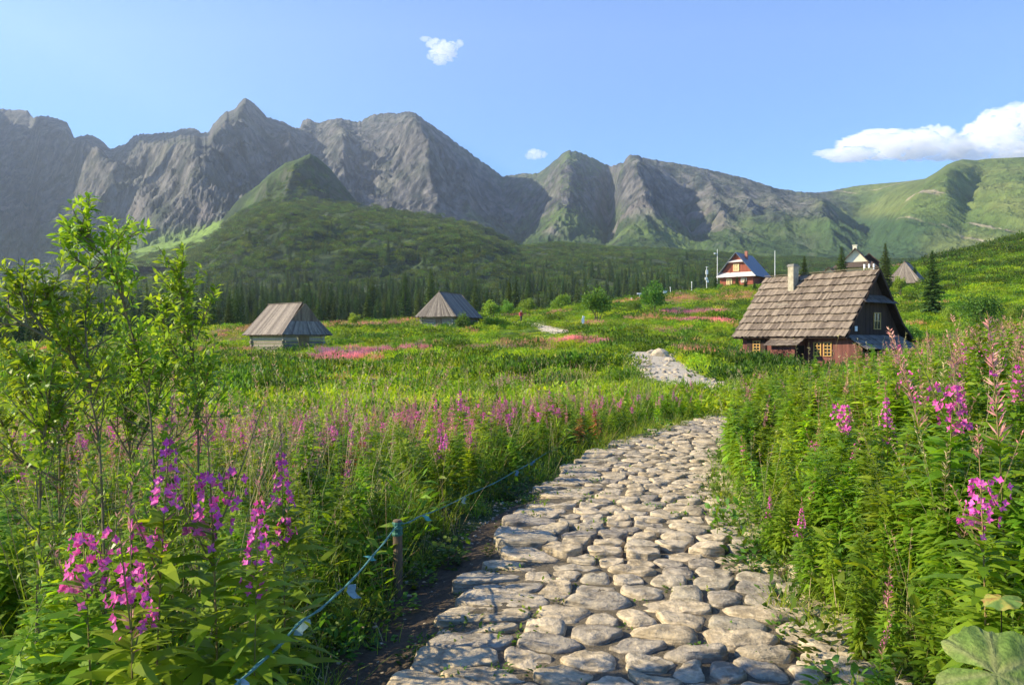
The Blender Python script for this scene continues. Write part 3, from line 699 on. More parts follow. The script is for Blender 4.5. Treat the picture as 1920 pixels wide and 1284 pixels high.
# left near: mostly green, some in flower; left far: pods and flowers; right: green near the path, pods and flowers on top of the bank
vf = P0[:, 1] > 8.5
pb = np.where(left, np.where(vf, .20+.5*sstep(.0, .3, nz), np.where(far, .08, .02)), np.where(d0 > 2.4, .07, .015)); pp = np.where(left, np.where(vf, .5, np.where(far, .16, .05)), np.where(d0 > 2.6, .26, .03))
near_r = (~left)&(P0[:, 1] < 5.5)
idx = np.where(r_ < pb, rs.randint(0, 2, n), np.where(r_ < pb+pp, rs.randint(2, 4, n), np.where(r_ < pb+pp+.05, np.where(near_r, 4, np.where(left, rs.choice([7, 8], n), 8)), rs.randint(4, 7, n))))
hs = np.where(left, np.interp(P0[:, 1], [2, 4, 8, 12, 20], [.80, .88, .84, .80, .62]), np.interp(P0[:, 1], [2, 3.5, 5, 9, 14, 20], [.78, .9, 1.0, .98, .9, .7]))
hs *= np.where(left, np.interp(d0, [-2.6, -1.6], [1, .9]), np.interp(d0, [1.2, 2.2], [.55, 1.0])*(1-sstep(8, 10, P0[:, 1]))+sstep(8, 10, P0[:, 1])*np.interp(d0, [1.2, 1.8], [.95, 1.1]))
sc_ = hs*(.82+.32*rs.rand(n))
kh = np.array([h for _, h in KINDS])[idx]
ylim = np.where(left, np.interp(u0, [-100, 450, 900, 1300], [785, 758, 738, 738]), np.interp(u0, [1380, 1600, 1690, 1800, 1920], [700, 690, 640, 610, 575]))-12*rs.rand(n)**3*4
hmax = (EYE-(ylim-CY)/F*P0[:, 1]-z0)/kh
sc_ = np.maximum(np.minimum(sc_, hmax*(.86+.14*rs.rand(n))), .32)
# named, hand-placed plants come first: (px, py of the top, Y, kind, label)
HERO = [
 (290, 790, 2.95, 0, 'willowherb with the broadest magenta flower head, below the tall leaning willow stem'),
 (410, 800, 3.05, 1, 'bright magenta willowherb under a bare brown seed spire, right of the broadest flower head'),
 (535, 825, 3.5, 0, 'willowherb with a narrow magenta head at the edge of the tall grass'),
 (250, 985, 2.5, 1, 'lowest magenta willowherb in the left foreground, its flowers hanging in loose tufts'),
 (475, 910, 2.95, 0, 'short willowherb with two small purple flower tufts left of the rope post'),
 (175, 925, 2.75, 1, 'small dull purple willowherb at the far left among green leaves'),
 (865, 725, 9.0, 0, 'tall bright magenta willowherb topping the left flower bank'),
 (1760, 610, 4.6, 2, 'tall salmon seed spire standing in front of the spruce on the right bank'),
 (1820, 615, 4.4, 2, 'tallest pale pink seed spire near the right edge'),
 (1765, 830, 4.2, 8, 'brown spent seed spike on the right bank above a few purple flowers'),
 (1850, 840, 3.2, 1, 'willowherb with loose mauve flowers on the right bank beside the russet spike'),
 (1885, 590, 3.9, 2, 'orange brown willowherb spire at the right border'),
 (1575, 730, 6.2, 1, 'small magenta willowherb leaning out of the right bank toward the path'),
 (1665, 735, 5.6, 0, 'magenta willowherb in the middle of the right bank'),
 (1775, 665, 4.4, 1, 'willowherb with a bright magenta cluster at the top of the right bank'),
 (1640, 1130, 3.4, 2, 'low willowherb with a drooping seed spike at the foot of the right bank'),
 (523, 740, 6.5, 2, 'lone dark seed spire rising above the left field'),
 (1665, 650, 7.0, 2, 'slender pink spire standing before the dark gable wall of the big house'),
]
LB = {}
fireweed_groups = {0: 'willowherbs in flower', 1: 'willowherbs in flower', 2: 'willowherbs gone to seed', 3: 'willowherbs gone to seed', 4: 'leafy willowherbs', 5: 'leafy willowherbs', 6: 'leafy willowherbs', 7: 'russet willowherbs', 8: 'fluffy willowherbs'}
fireweed_label = {0: 'tall willowherb with a magenta flower spike among many others beside the path', 2: 'willowherb with a pink seed pod spire among many others beside the path', 4: 'leafy green willowherb without flowers in the thicket beside the path', 7: 'russet brown willowherb standing in the green thicket', 8: 'willowherb with a pale dry seed spire in the thicket'}
FWM = [[p.mesh(nm, FW) for p, nm in zip(t, ('stem', 'foliage', 'flower_spike')) if p.V] for t in FWP]
def put_fireweed(x, y, z, k, s, rz, label=None, tilt=(0, 0)):
    e = empty('willowherb', (x, y, z)); e.rotation_euler = (tilt[0], tilt[1], rz); e.scale = (s, s, s)
    e['tint'] = (1.0, 1.0, 1.0)
    for me, nm in zip(FWM[k], ('stem', 'foliage', 'flower_spike')):
        o = bpy.data.objects.new(nm, me); COL.objects.link(o); o.parent = e; o['tint'] = (1.0, 1.0, 1.0)
    kk = {1: 0, 3: 2, 5: 4, 6: 4}.get(k, k)
    if isinstance(label, tuple): tag(e, label[0], 'flower' if k < 4 else 'plant', label[1])
    else: tag(e, label, 'flower' if k < 4 else 'plant')
    return e
for (px, py, Y, k, lab) in HERO:
    x = (px-CX)/F*Y; z = float(H(x, Y)); py = py-(45*3.2/Y if k < 2 else 0); zt = EYE-(py-CY)/F*Y
    put_fireweed(x, Y, z, k, max(.35, (zt-z)/KINDS[k][1]), rs.rand()*6.28, lab)
order = np.argsort(P0[:, 1]); vis = order[(u0[order] > 0) & (u0[order] < 1920)]
ind = vis[:230]; rest = np.setdiff1d(np.arange(n), ind)
KN = {0: 'tall willowherb with a magenta flower spike', 2: 'willowherb with a pink seed pod spire', 4: 'leafy green willowherb without flowers', 7: 'russet brown willowherb', 8: 'willowherb with a pale dry seed spire'}
def where_is(px, Y, d):
    if d > 0: return 'on the right bank, ' + ('at its near foot' if Y < 3.6 else 'below the tall spires' if px > 1700 else 'close to the paving')
    return 'on the left, ' + ('at the left border' if px < 260 else 'among the bright flower heads' if px < 640 else 'beside the rope')
for i in ind:
    kk = {1: 0, 3: 2, 5: 4, 6: 4}.get(int(idx[i]), int(idx[i])); w_ = where_is(u0[i], P0[i, 1], d0[i])
    LB[int(i)] = (KN[kk]+' '+w_, KN[kk].split(' with')[0]+'s '+w_)
for i in ind:
    put_fireweed(P0[i, 0], P0[i, 1], z0[i]-.01, int(idx[i]), float(sc_[i]), float(rs.rand()*6.28), LB[int(i)], (rs.randn()*.07, rs.randn()*.07))
def tintf(x, y, rs, a=.15):
    n = len(x); t = 1+a*rs.randn(n, 1)*np.array([[1, 1, 1.]]); w = pn(x/2.2, y/2.2, 301)[:, None]
    return (t*(1+w*np.array([[.30, .16, .05]]))).clip(.4, 1.9)
scatter('willowherb_thicket', np.c_[P0[rest], z0[rest]-.01], tilted(len(rest), rs), scl3(sc_[rest]), idx[rest], tintf(P0[rest, 0], P0[rest, 1], rs), pc_fw, 'mass of pink and green willowherbs filling the banks beside the path', 'flowers')

# grass and low herbs of the foreground
def d_gr(x, y):
    d, s = near_path(x, y)
    l = (d < edge_l(y)+.24); r = d > edge_r(y)-.14
    dens = np.interp(y, [1.5, 6, 10, 22], [26, 22, 14, 7])
    return np.where(l, dens*(1-.5*(d < -3.6)), np.where(r, dens*.7, 0))*(x*x+y*y > 3.0)
P1 = sample(d_gr, 1.6, 22, rs); d1, s1 = near_path(P1[:, 0], P1[:, 1]); n = len(P1)
edge = np.where(d1 < 0, sstep(-2.1, -1.5, d1), sstep(1.8, 1.2, d1))
gk = np.where(rs.rand(n) < edge*.75, np.where(rs.rand(n) < .5, 3, 0), np.where((rs.rand(n) < .65)&((d1 < -3.6)|(d1 > 0)), 0, rs.choice([0, 1, 2], n, p=[.5, .3, .2])))
gk = np.where((P1[:, 1] > 8) & (gk != 3) & (rs.rand(n) < .75), 0, gk)
gk = np.where(P1[:, 1] < 3.6, np.where(gk == 3, 3, 0), gk)
gs = (.8+.5*rs.rand(n))*np.where((d1 < -2) & (d1 > -3.6), 1.15, .95)*np.where(gk == 3, 1, 1-.35*edge)
tn = tintf(P1[:, 0], P1[:, 1], rs)
scatter('grass', np.c_[P1, H(P1[:, 0], P1[:, 1])-.01], tilted(n, rs), scl3(gs), gk, tn, pc_gr, 'long green and straw grass growing among the flowers', 'grass')
def d_hb(x, y):
    d, s = near_path(x, y); l = d < edge_l(y)+.34; r = d > edge_r(y)-.18
    return np.where(l | r, np.interp(y, [1.5, 6, 10, 20], [26, 20, 11, 5]), 0)*(x*x+y*y > 3.0)
P2 = sample(d_hb, 1.6, 20, rs); n = len(P2); d2, _ = near_path(P2[:, 0], P2[:, 1])
ed = np.where(d2 < 0, sstep(-1.9, -1.5, d2), sstep(1.5, 1.1, d2))
hk = np.where(rs.rand(n) < ed, rs.choice([1, 3], n), rs.choice([0, 1, 2], n, p=[.35, .25, .4]))
scatter('herbs', np.c_[P2, H(P2[:, 0], P2[:, 1])-.01], tilted(n, rs), scl3(.8+.6*rs.rand(n), (.8+.9*rs.rand(n))), hk, tintf(P2[:, 0], P2[:, 1], rs), pc_hb, 'low leafy herbs covering the soil beside the path', 'herbs')
# sparse sprouts between the paving stones
def d_sp(x, y):
    d, s = near_path(x, y); c = np.abs(d) < 1.1
    st = np.exp(-((y-6.0)/.12)**2)
    return c*np.interp(y, [2, 8, 16], [20, 14, 5])*(1+2.5*sstep(.6, 1.05, np.abs(d)))+c*st*30
P3 = sample(d_sp, 2.2, 16, rs); n = len(P3)
scatter('sprouts', np.c_[P3, H(P3[:, 0], P3[:, 1])-.02], tilted(n, rs), scl3(.35+.3*rs.rand(n)), rs.choice([1, 3], n), tintf(P3[:, 0], P3[:, 1], rs), pc_hb, 'small green sprouts in the joints between the paving stones', 'grass')

# the meadow further back
def d_md(x, y):
    d, s = near_path(x, y)
    return np.where((np.abs(d) > 1.25) | ((y > 43) & (y < 84)) | ((y > 17) & (y < 23.5)), np.interp(y, [17, 25, 45, 75, 120, 200, 260], [7, 5.5, 3.0, 1.35, .55, .22, .12]), 0)
P4 = np.vstack([sample(d_md, 17, 260, rs), sample(lambda x, y: np.where(near_path(x, y)[0] < -3.4, 7., 0.), 11.5, 17, rs)])
P4 = P4[free(P4[:, 0], P4[:, 1])]
n = len(P4); x, y = P4.T; w = zone(x, y); u = CX+F*x/y
hillside = sstep(1650, 1780, u)*sstep(70, 110, y)
r_ = rs.rand(n); cl = np.full(n, -1); tot = np.zeros(n)
pr = np.stack([w[0]*1.1, w[1]*.9, w[2]*1.0, w[3]*.9]); cum = np.cumsum(pr/np.maximum(pr.sum(0), 1.0), 0)
zc_ = np.where(r_ < cum[0], 0, np.where(r_ < cum[1], 1, np.where(r_ < cum[2], 2, np.where(r_ < cum[3], 3, 4))))
mk = np.select([zc_ == 0, zc_ == 1, zc_ == 2, zc_ == 3], [2, 0, 5, rs.choice([3, 4], n)], np.where(fbm(x/5+7, y/5, 2, 88)+.12*rs.randn(n) > .05, 6, np.where(rs.rand(n) < .7, 0, 1)))
mk = np.where((hillside > rs.rand(n)), rs.choice([0, 1, 6, 5], n, p=[.3, .3, .3, .1]), mk)
ms = np.interp(y, [17, 45, 75, 120, 260], [1.0, 1.2, 1.6, 2.4, 3.6])*(.7+.6*rs.rand(n))
mz = np.interp(y, [17, 45, 75, 120, 260], [.85, .85, .95, 1.2, 1.7])*(.7+.6*rs.rand(n))
mz *= np.where(zc_ == 1, .5, 1)*np.where(mk == 5, 1.5, 1); ms *= np.where(mk == 5, 1.25, 1)
T = tintf(x, y, rs, .12); nb = sstep(-.35, .35, fbm(x/9+3, y/6, 3, 89))[:, None]; T *= (1-nb)*np.array([[.62, .72, .75]])+nb*np.array([[1.45, 1.3, .85]]); mz *= np.where((np.abs(u-1005) < 75) & (y > 70) & (y < 96), .3, 1); T = np.where((zc_ == 1)[:, None], T*np.array([[1.7, 1.5, .8]]), T); T = np.where((hillside > .5)[:, None], T*np.array([[1.1, 1.1, .9]]), T)
scatter('meadow_plants', np.c_[P4, H(x, y)-.03], rotz(n, rs, .05), scl3(ms, mz), mk, T, pc_mc, 'meadow of mixed grass, pink flowers and dark low shrubs around the huts', 'meadow')

# dwarf pine on the far slopes, the right hillside and the shoulder of the hill
def d_dp(x, y):
    u = CX+F*x/y; f = fbm(x/45, y/45, 4, 51)
    base = np.interp(y, [230, 300, 500, 900, 1250], [.07, .075, .05, .024, .015])
    return base*(.12+1.6*sstep(.3, -.15, f))
P5 = sample(d_dp, 230, 1240, rs); x, y = P5.T; n = len(P5)
def d_rh(x, y):
    u = CX+F*x/y; return .13*sstep(1680, 1800, u)*(.3+1.0*sstep(.1, -.2, fbm(x/14, y/14, 3, 57)))
P6 = sample(d_rh, 120, 400, rs, hi=2400); 
g = SHG; gi = rs.randint(0, g[0].shape[0], 22000); gj = rs.randint(0, g[0].shape[1], 22000)
SP = np.stack([g[0][gi, gj]+rs.randn(22000), g[1][gi, gj]+rs.randn(22000), g[2][gi, gj]], 1)
ff = fbm(SP[:, 0]/40, SP[:, 1]/60, 5, 85, .6); SP = SP[rs.rand(22000) < .1+1.0*sstep(.25, -.15, ff)]
gi = rs.randint(0, HIG[0].shape[0]-50, 9000); gj = rs.randint(0, HIG[0].shape[1], 9000)
SP2 = np.stack([HIG[0][gi, gj]+rs.randn(9000), HIG[1][gi, gj]+rs.randn(9000), HIG[2][gi, gj]], 1); SP = np.vstack([SP, SP2[(rs.rand(9000) < .45) & (gi < 110)]])
A_ = np.vstack([np.c_[P5, H(P5[:, 0], P5[:, 1])-.2], np.c_[P6, H(P6[:, 0], P6[:, 1])-.1], SP])
n = len(A_); s_ = np.interp(A_[:, 1], [120, 260, 600, 1200], [.8, 1.2, 1.7, 2.6])*(.7+.7*rs.rand(n))
T = tintf(A_[:, 0]/12, A_[:, 1]/12, rs, .32)*np.array([[.95, .95, .9]])
T[:] *= .52*(1+.35*(rs.rand(n, 1) < .2))
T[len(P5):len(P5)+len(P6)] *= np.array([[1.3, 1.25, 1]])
scatter('dwarf_pine', A_, rotz(n, rs, .05), scl3(s_, s_*.8), rs.randint(0, 3, n), T, pc_dp, 'dark green dwarf pine scrub carpeting the lower mountain slopes', 'shrubs')
print('scatter counts', len(P0), len(P1), len(P2), len(P3), len(P4), len(A_))
# ------------------------------------------------------------------ the path
def stone_mat(name, lo, hi, moss=True):
    k = N(name); v = k.coord('Object'); oi = k.n('ObjectInfo').outputs['Random']; lv = k.attr('lv', out='Fac')
    g = k.geopos()
    a = k.noise(5.0, 6, g, .65); b = k.noise(38.0, 5, g, .7)
    c = k.ramp(a, [(.3, lo), (.7, hi)])
    var = k.ramp(k.math('FRACT', k.math('ADD', oi, k.math('MULTIPLY', lv, 7.3))), [(0, (.62, .62, .66)), (.3, (.95, .93, .9)), (.55, (1.12, 1.06, .97)), (.8, (.92, .86, .76)), (1, (.78, .78, .76))])
    c = k.mix(1.0, c, var, 'MULTIPLY'); c = k.mix(1.0, c, k.ramp(b, [(.3, (.72, .72, .72)), (.7, (1.12, 1.12, 1.12))]), 'MULTIPLY')
    w = k.noise(9.0, 3, k.geopos((1, 1, 7)), .5)
    c = k.mix(1.0, c, k.ramp(w, [(.40, (.66, .65, .62)), (.52, (1, 1, 1)), (.68, (1.08, 1.07, 1.02))]), 'MULTIPLY')
    k.base(c, .88, .25); k.bump(k.math('ADD', b, k.math('MULTIPLY', w, 1.6)), .8, .016); return k.m
M_stone = stone_mat('granite_paving', (.42, .36, .262), (.68, .59, .435))
M_rub = stone_mat('pale_rubble', (.46, .39, .28), (.72, .63, .48))
k = N('path_soil'); g_ = k.geopos(); a_ = k.noise(14, 6, g_, .7); b_ = k.noise(90, 4, g_, .7); far_ = k.attr('far', out='Fac')
cc = k.ramp(a_, [(.3, (.075, .055, .036)), (.7, (.17, .125, .08))]); cf = k.ramp(a_, [(.3, (.50, .43, .31)), (.7, (.68, .60, .46))])
inn = k.attr('inn', out='Fac'); cc = k.mix(inn, cc, k.ramp(a_, [(.3, (.12, .10, .06)), (.7, (.25, .205, .14))])); cc = k.mix(far_, cc, cf); cc = k.mix(1.0, cc, k.ramp(b_, [(.3, (.7, .7, .7)), (.7, (1.2, 1.2, 1.2))]), 'MULTIPLY')
k.base(cc, .95, .2); k.bump(k.math('ADD', a_, b_), .8, .03); M_soil = k.m
nw = 25
ii = np.arange(0, len(PX)); ww = np.linspace(-1, 1, nw)
wl = 1.22+.14*fbm(PS/1.3, PS*0, 3, 401); wr = 1.12+.14*fbm(PS/1.3, PS*0+5, 3, 402)
gap = (1-.99*sstep(43, 47, PY)*sstep(86, 82, PY))*(1-.9*sstep(17.6, 18.4, PY)*sstep(24, 23, PY)); wl = wl*gap; wr = wr*gap; wl = wl+.55*sstep(9, 5, PY)*(PY > -5)                 # bare gutter on the left near the camera
wl = wl*(1+.25*sstep(24, 30, PY)); wr = wr*(1+.25*sstep(24, 30, PY))
off = np.where(ww[None] < 0, ww[None]*wl[:, None], ww[None]*wr[:, None])
Xp = PX[:, None]+TY[:, None]*off; Yp = PY[:, None]-TX[:, None]*off
Zp = H(Xp, Yp)+np.interp(Yp, [0, 20, 40, 120], [.014, .03, .06, .12])*(1-np.abs(ww[None])**6*1.0)-.02*np.abs(ww[None])**6-.3*sstep(43, 47, Yp)*sstep(86, 82, Yp)+.020*sstep(1.05, .9, np.abs(off))*sstep(20, 17, Yp)
link('path', gridmesh('path', Xp, Yp, Zp, [M_soil], flip=True, attrs={'far': sstep(17, 24, Yp), 'inn': sstep(1.15, .95, np.abs(off))+0*Yp}))['kind'] = 'structure'

def frame_at(s):
    return np.interp(s, PS, PX), np.interp(s, PS, PY), np.interp(s, PS, TX), np.interp(s, PS, TY)
def to_world(s, w):
    x, y, tx, ty = frame_at(s); return x+ty*w, y-tx*w

rs = np.random.RandomState(77)
# seeds laid in loose courses across the path, then a Voronoi cell for each
s_start = PS[np.argmin(np.abs(PY-2.3))]; s_end = PS[np.argmin(np.abs(PY-18.2))]
seeds = []; s = s_start
while s < s_end:
    Yh = np.interp(s, PS, PY)
    row = rs.uniform(.17, .27)*np.interp(Yh, [3, 9, 20], [1, 1.0, 1.15]); lim = float(np.interp(Yh, [5, 8, 11, 14, 18], [1.12, 1.02, .93, .82, .7])); w = -lim+float(np.interp(Yh, [4, 7, 10], [.24, .2, .1]))+rs.uniform(0, .06)
    while w < lim-.04:
        big = rs.rand() < (.2 if w > -.5 else .4)
        wd = rs.uniform(.13, .31)*(1.7 if big else 1); seeds.append((s+rs.uniform(-.06, .06), w+wd/2+rs.uniform(-.03, .03))); w += wd
    s += row
seeds = np.array(seeds)
keep = np.ones(len(seeds), bool)
for i in range(len(seeds)):
    if rs.rand() < .10: keep[i] = False
seeds = seeds[keep]
AN = 1.25
def cell(i):
    c = seeds[i]; d = (seeds-c)*np.array([AN, 1.0]); dist = np.hypot(d[:, 0], d[:, 1]); nb = np.argsort(dist)[1:16]
    poly = [np.array(p) for p in ((-.32, -.36), (.32, -.36), (.32, .36), (-.32, .36))]
    for j in nb:
        n = d[j]; L = np.hypot(*n); h = L/2-.012; nn = n/L
        out = []
        for a in range(len(poly)):
            p, q = poly[a], poly[(a+1) % len(poly)]; dp, dq = p@nn-h, q@nn-h
            if dp <= 0: out.append(p)
            if dp*dq < 0: out.append(p+(q-p)*dp/(dp-dq))
        poly = out
        if len(poly) < 3: return None
    return np.array(poly)
NA = 30
def stone(i):
    P = cell(i)
    if P is None: return None
    ctr = P.mean(0); Q = P-ctr; ang = np.arange(NA)*2*np.pi/NA; R = np.full(NA, 9.0)
    for a in range(len(Q)):
        p, q = Q[a], Q[(a+1) % len(Q)]; e = q-p; nrm = np.array([e[1], -e[0]]); nrm = nrm/np.hypot(*nrm); h = p@nrm
        if h < 0: nrm = -nrm; h = -h
        c = np.cos(ang)*nrm[0]+np.sin(ang)*nrm[1]; R = np.where(c > 1e-3, np.minimum(R, h/np.maximum(c, 1e-3)), R)
    kk = np.array([.1, .2, .4, .2, .1]) if rs.rand() < .25 else np.array([.0, .15, .7, .15, .0]); Rr = np.minimum(R, .36)
    for _ in range(2): Rr = sum(w*np.roll(Rr, o) for w, o in zip(kk, (-2, -1, 0, 1, 2)))
    Rr = np.minimum(Rr, R)*rs.uniform(.92, 1.01)*(1+.05*fbm(ang*1.3+i*3.7, ang*0+i, 3, 5))
    size = Rr.mean(); gx, gw = seeds[i]
    Yh = float(np.interp(gx, PS, PY)); slab = gw < -.45 or abs(Yh-6.2) < .25
    flat = rs.rand() < .6; h = rs.uniform(.022, .046)*(.8+size*1.5)*(.7 if slab else 1.0)*(1.25 if not flat else 1)
    rings = [(1.02, -.09), (1.0, .0), (.975, .45*h), (.91, .75*h), (.78, .93*h), (.55, 1.0*h), (.28, 1.03*h)] if not (slab or flat) else [(1.02, -.09), (1.0, .3*h), (.985, .8*h), (.94, .97*h), (.8, 1.0*h), (.5, 1.02*h), (.25, 1.03*h)]
    tilt = rs.randn(2)*.06
    V = []
    for f, z in rings:
        lx = ctr[0]/1.0+Rr*f*np.cos(ang); lw = ctr[1]+Rr*f*np.sin(ang)
        V.append(np.stack([lx/AN, lw, z+0*lx], 1))
    V.append(np.array([[ctr[0]/AN, ctr[1], 1.03*h]])); V = np.concatenate(V)
    V[NA:, 2] += (V[NA:, 0]*tilt[0]+V[NA:, 1]*tilt[1])+.020*fbm((V[NA:, 0]+gx)*9, (V[NA:, 1]+gw)*9, 3, 7)*1.2
    V[:, :2] += .012*np.stack([pn((V[:, 0]+gx)*14, (V[:, 1]+gw)*14, 8), pn((V[:, 0]+gx)*14, (V[:, 1]+gw)*14, 9)], 1)
    x, y = to_world(V[:, 0]+gx, V[:, 1]+gw); x0, y0 = to_world(gx, gw); z0 = float(H(x0, y0)); z0 += .055*(1-float(sstep(6.0, 6.9, y0)))*(6.0 < y0 < 7.0)
    zz = V[:, 2]+.022
    f4 = []; nr = len(rings); a = np.arange(NA); b = (a+1) % NA
    for r in range(nr-1): f4.append(np.stack([r*NA+a, r*NA+b, (r+1)*NA+b, (r+1)*NA+a], 1))
    f3 = np.stack([(nr-1)*NA+a, (nr-1)*NA+b, np.full(NA, nr*NA)], 1)
    return (float(x0), float(y0), z0), np.stack([x-x0, y-y0, zz], 1), np.concatenate(f4)[:, ::-1], f3[:, ::-1], size, gw
st = [t for t in (stone(i) for i in range(len(seeds))) if t is not None]
def show(t):
    (x, y, z) = t[0]; px = CX+F*x/max(y, .1); return (t[4]**2)/max(y, 1)**3 if -40 < px < 1960 else -1
st.sort(key=show, reverse=True)
vis = [t for t in st if show(t) > 0]; IND = vis[:290]
n_st = 0
for t in IND:
    me = mesh_np('paving_stone', t[1], [t[2], t[3]], [M_stone], None, True)
    o = link('paving_stone', me, loc=t[0]); n_st += 1
    ye = t[0][1]; side = 'left edge' if t[5] < -.45 else 'right edge' if t[5] > .5 else 'middle'
    dist = 'nearest the bottom' if ye < 4.4 else 'just below the stone step' if ye < 6.0 else 'just beyond the stone step' if ye < 8 else 'far up the path'
    kd = ('flat grey slab' if side == 'left edge' else 'large rounded cream stone' if t[4] > .135 else 'small rounded cream stone')
    tag(o, '%s, %s of the paving, %s' % (kd, side, dist), 'stone', '%ss, %s, %s' % (kd, side, dist))
p = PM(); F4, F3, VV, LV = [], [], [], []; nn_ = 0
for t in [t for t in st if not any(t is q for q in IND)]:
    VV.append(t[1]+np.array(t[0])); F4.append(t[2]+nn_); F3.append(t[3]+nn_); LV.append(np.full(len(t[1]), rs.rand())); nn_ += len(t[1])
if VV:
    tag(link('paving_stones', mesh_np('paving_stones', np.concatenate(VV), [np.concatenate(F4), np.concatenate(F3)], [M_stone], None, True, {'lv': np.concatenate(LV)})),
        'small far stones of the paving where the path bends away', 'stones', kind='stuff')
print('stones', len(st), n_st)

# loose rubble: gutter on the left, the stony stretches further up
def rock(seed, sub=2):
    import bmesh
    bm = bmesh.new(); bmesh.ops.create_icosphere(bm, subdivisions=sub, radius=1)
    r = np.random.RandomState(seed); sq = np.array([1, .55+.4*r.rand(), .4+.25*r.rand()])
    me = bpy.data.meshes.new('rock'); V = np.array([v.co[:] for v in bm.verts])
    V = V*(1+.22*fbm(V[:, 0]*1.3+seed*7, V[:, 1]*1.3+V[:, 2], 3, seed)[:, None]+.10*pn(V[:, 0]*4+seed, V[:, 2]*4+V[:, 1]*2, seed+9)[:, None])*sq
    for _ in range(4):
        nrm = unit(r.randn(3)); h = .62; dd = V@nrm; V = V-np.where(dd > h, (dd-h)*.9, 0)[:, None]*nrm
    for v, c in zip(bm.verts, V): v.co = c
    bm.to_mesh(me); bm.free(); me.materials.append(M_rub)
    at = me.attributes.new('lv', 'FLOAT', 'POINT'); at.data.foreach_set('value', np.full(len(V), r.rand(), np.float32)); return me
c_rk = bpy.data.collections.new('rock_kinds')
for i in range(5): c_rk.objects.link(bpy.data.objects.new('r%02d' % i, rock(i+3)))
def rocks(P, sz, name, label, sink=.2):
    n = len(P); s = scl3(sz, sz*(.6+.5*rs.rand(n)))
    scatter(name, np.c_[P, H(P[:, 0], P[:, 1])+sz*(.35-sink)], rotz(n, rs, .2), s, rs.randint(0, 5, n), 1.0, c_rk, label, 'gravel')
def d_g1(x, y):
    d, s = near_path(x, y); return np.where((d < -1.05) & (d > -1.8), 260, np.where(np.abs(d) < 1.1, 60, 0))
G1 = sample(d_g1, 2.2, 9, rs, hi=1700)
rocks(G1, .006+.016*rs.rand(len(G1))**3, 'gravel', 'fine brown gravel in the gutter left of the paving', 0)
def d_g2(x, y):
    d, s = near_path(x, y); return np.where(np.abs(d) < 1.35, np.interp(y, [20, 24, 43, 44, 84, 85, 112], [4, 9, 8, 0, 0, 5, 3]), 0)
G2 = sample(d_g2, 21, 116, rs)
rocks(G2, (.035+.13*rs.rand(len(G2))**2.5)*np.interp(G2[:, 1], [20, 50, 110], [.9, 1, 1.5]), 'path_rubble', 'pale rubble covering the rough upper stretches of the path', .05)
for (px, Y, sz, lab) in [(1235, 39.5, .55, 'grey boulder at the left edge of the upper stony path'), (1222, 41.5, .4, 'smaller grey boulder just behind the one edging the upper path'), (1255, 37, .35, 'low boulder lying on the upper stony path'), (752, 3.0, .10, 'brown stone lying in the gutter at the bottom left of the paving')]:
    x, y = Wp(px, 0, Y); me = rock(int(px)); o = link('boulder', me, loc=(x, y, float(H(x, y))+sz*.15), rz=px*.7); o.scale = (sz, sz, sz); tag(o, lab, 'rock')

# ------------------------------------------------------------------ rope on a post, hung with tape flags
M_rope = mat_plain('blue_green_rope', (.10, .25, .21), .7, .3, 60)
M_tape = mat_plain('pale_tape', (.26, .40, .45), .5, .35, 50)
M_tgreen = mat_plain('green_tape', (.14, .42, .34), .5, .3, 40)
M_post = mat_plain('weathered_post', (.17, .125, .08), .9, .35, 20, (6, 6, 1), .5)
rp = [(360,1360,2.15),(440,1284,2.55),(560,1168,3.3),(655,1092,4.0),(744,984,5.45),(790,966,6.1),(870,931,7.4),(965,884,9.2),(1030,845,11.2),(1060,838,12.4)]
R3 = np.array([[ (a-CX)/F*Y, Y, EYE-(b-CY)/F*Y] for a, b, Y in rp])
tR = np.linspace(0, len(R3)-1, 70); Rc = np.stack([np.interp(tR, np.arange(len(R3)), R3[:, i]) for i in range(3)], 1)
for _ in range(1): Rc[1:-1] = .25*Rc[:-2]+.5*Rc[1:-1]+.25*Rc[2:]
Rc[:, 2] -= .012*np.abs(np.sin(tR*np.pi))
rope = empty('rope', R3[4])
tag(rope, 'thin blue green rope hung with tape flags along the left of the path', 'rope')
p = PM(); p.tube(Rc-R3[4], .0045, 6); p.tube(Rc-R3[4]+np.stack([.006*np.sin(tR*9), 0*tR, .006*np.cos(tR*9)], 1), .003, 4); link('cord', p.mesh('cord', [M_rope]), rope)
for (a, b, Y, s, m, tw) in [(655,1095,4.0,.075,M_tape,.5),(685,1042,4.6,.06,M_tgreen,1.4),(572,1160,3.38,.07,M_tape,-.3),(792,966,6.1,.07,M_tgreen,1.2),(868,932,7.35,.06,M_tape,.3),(968,882,9.2,.06,M_tape,.2),(1000,864,10.1,.06,M_tape,-.4),(452,1272,2.6,.05,M_tape,.2)]:
    c = np.array([(a-CX)/F*Y, Y, EYE-(b-CY)/F*Y])-R3[4]; w = s*.55
    g = []
    for j in range(5):
        for i in (-1, 1): g.append([c[0]+i*w*.5*math.cos(tw*.4)+.012*math.sin(j*1.3+a)+(s*.25*j*math.sin(tw)), c[1]+i*w*.5*math.sin(tw*.4), c[2]-s*j/4.*math.cos(tw*.8)])
    p = PM(); p.add(g, None, [[2*j, 2*j+1, 2*j+3, 2*j+2] for j in range(4)]); me = p.mesh('tape_flag', [m]); o = link('tape_flag', me, rope)
    md = o.modifiers.new('t', 'SOLIDIFY'); md.thickness = .0015
pz = float(H(R3[4][0], R3[4][1])); post = empty('post', (R3[4][0], R3[4][1]+.03, pz)); hh = R3[4][2]-pz+.03
tag(post, 'short weathered wooden post wrapped in green tape holding the rope', 'post')
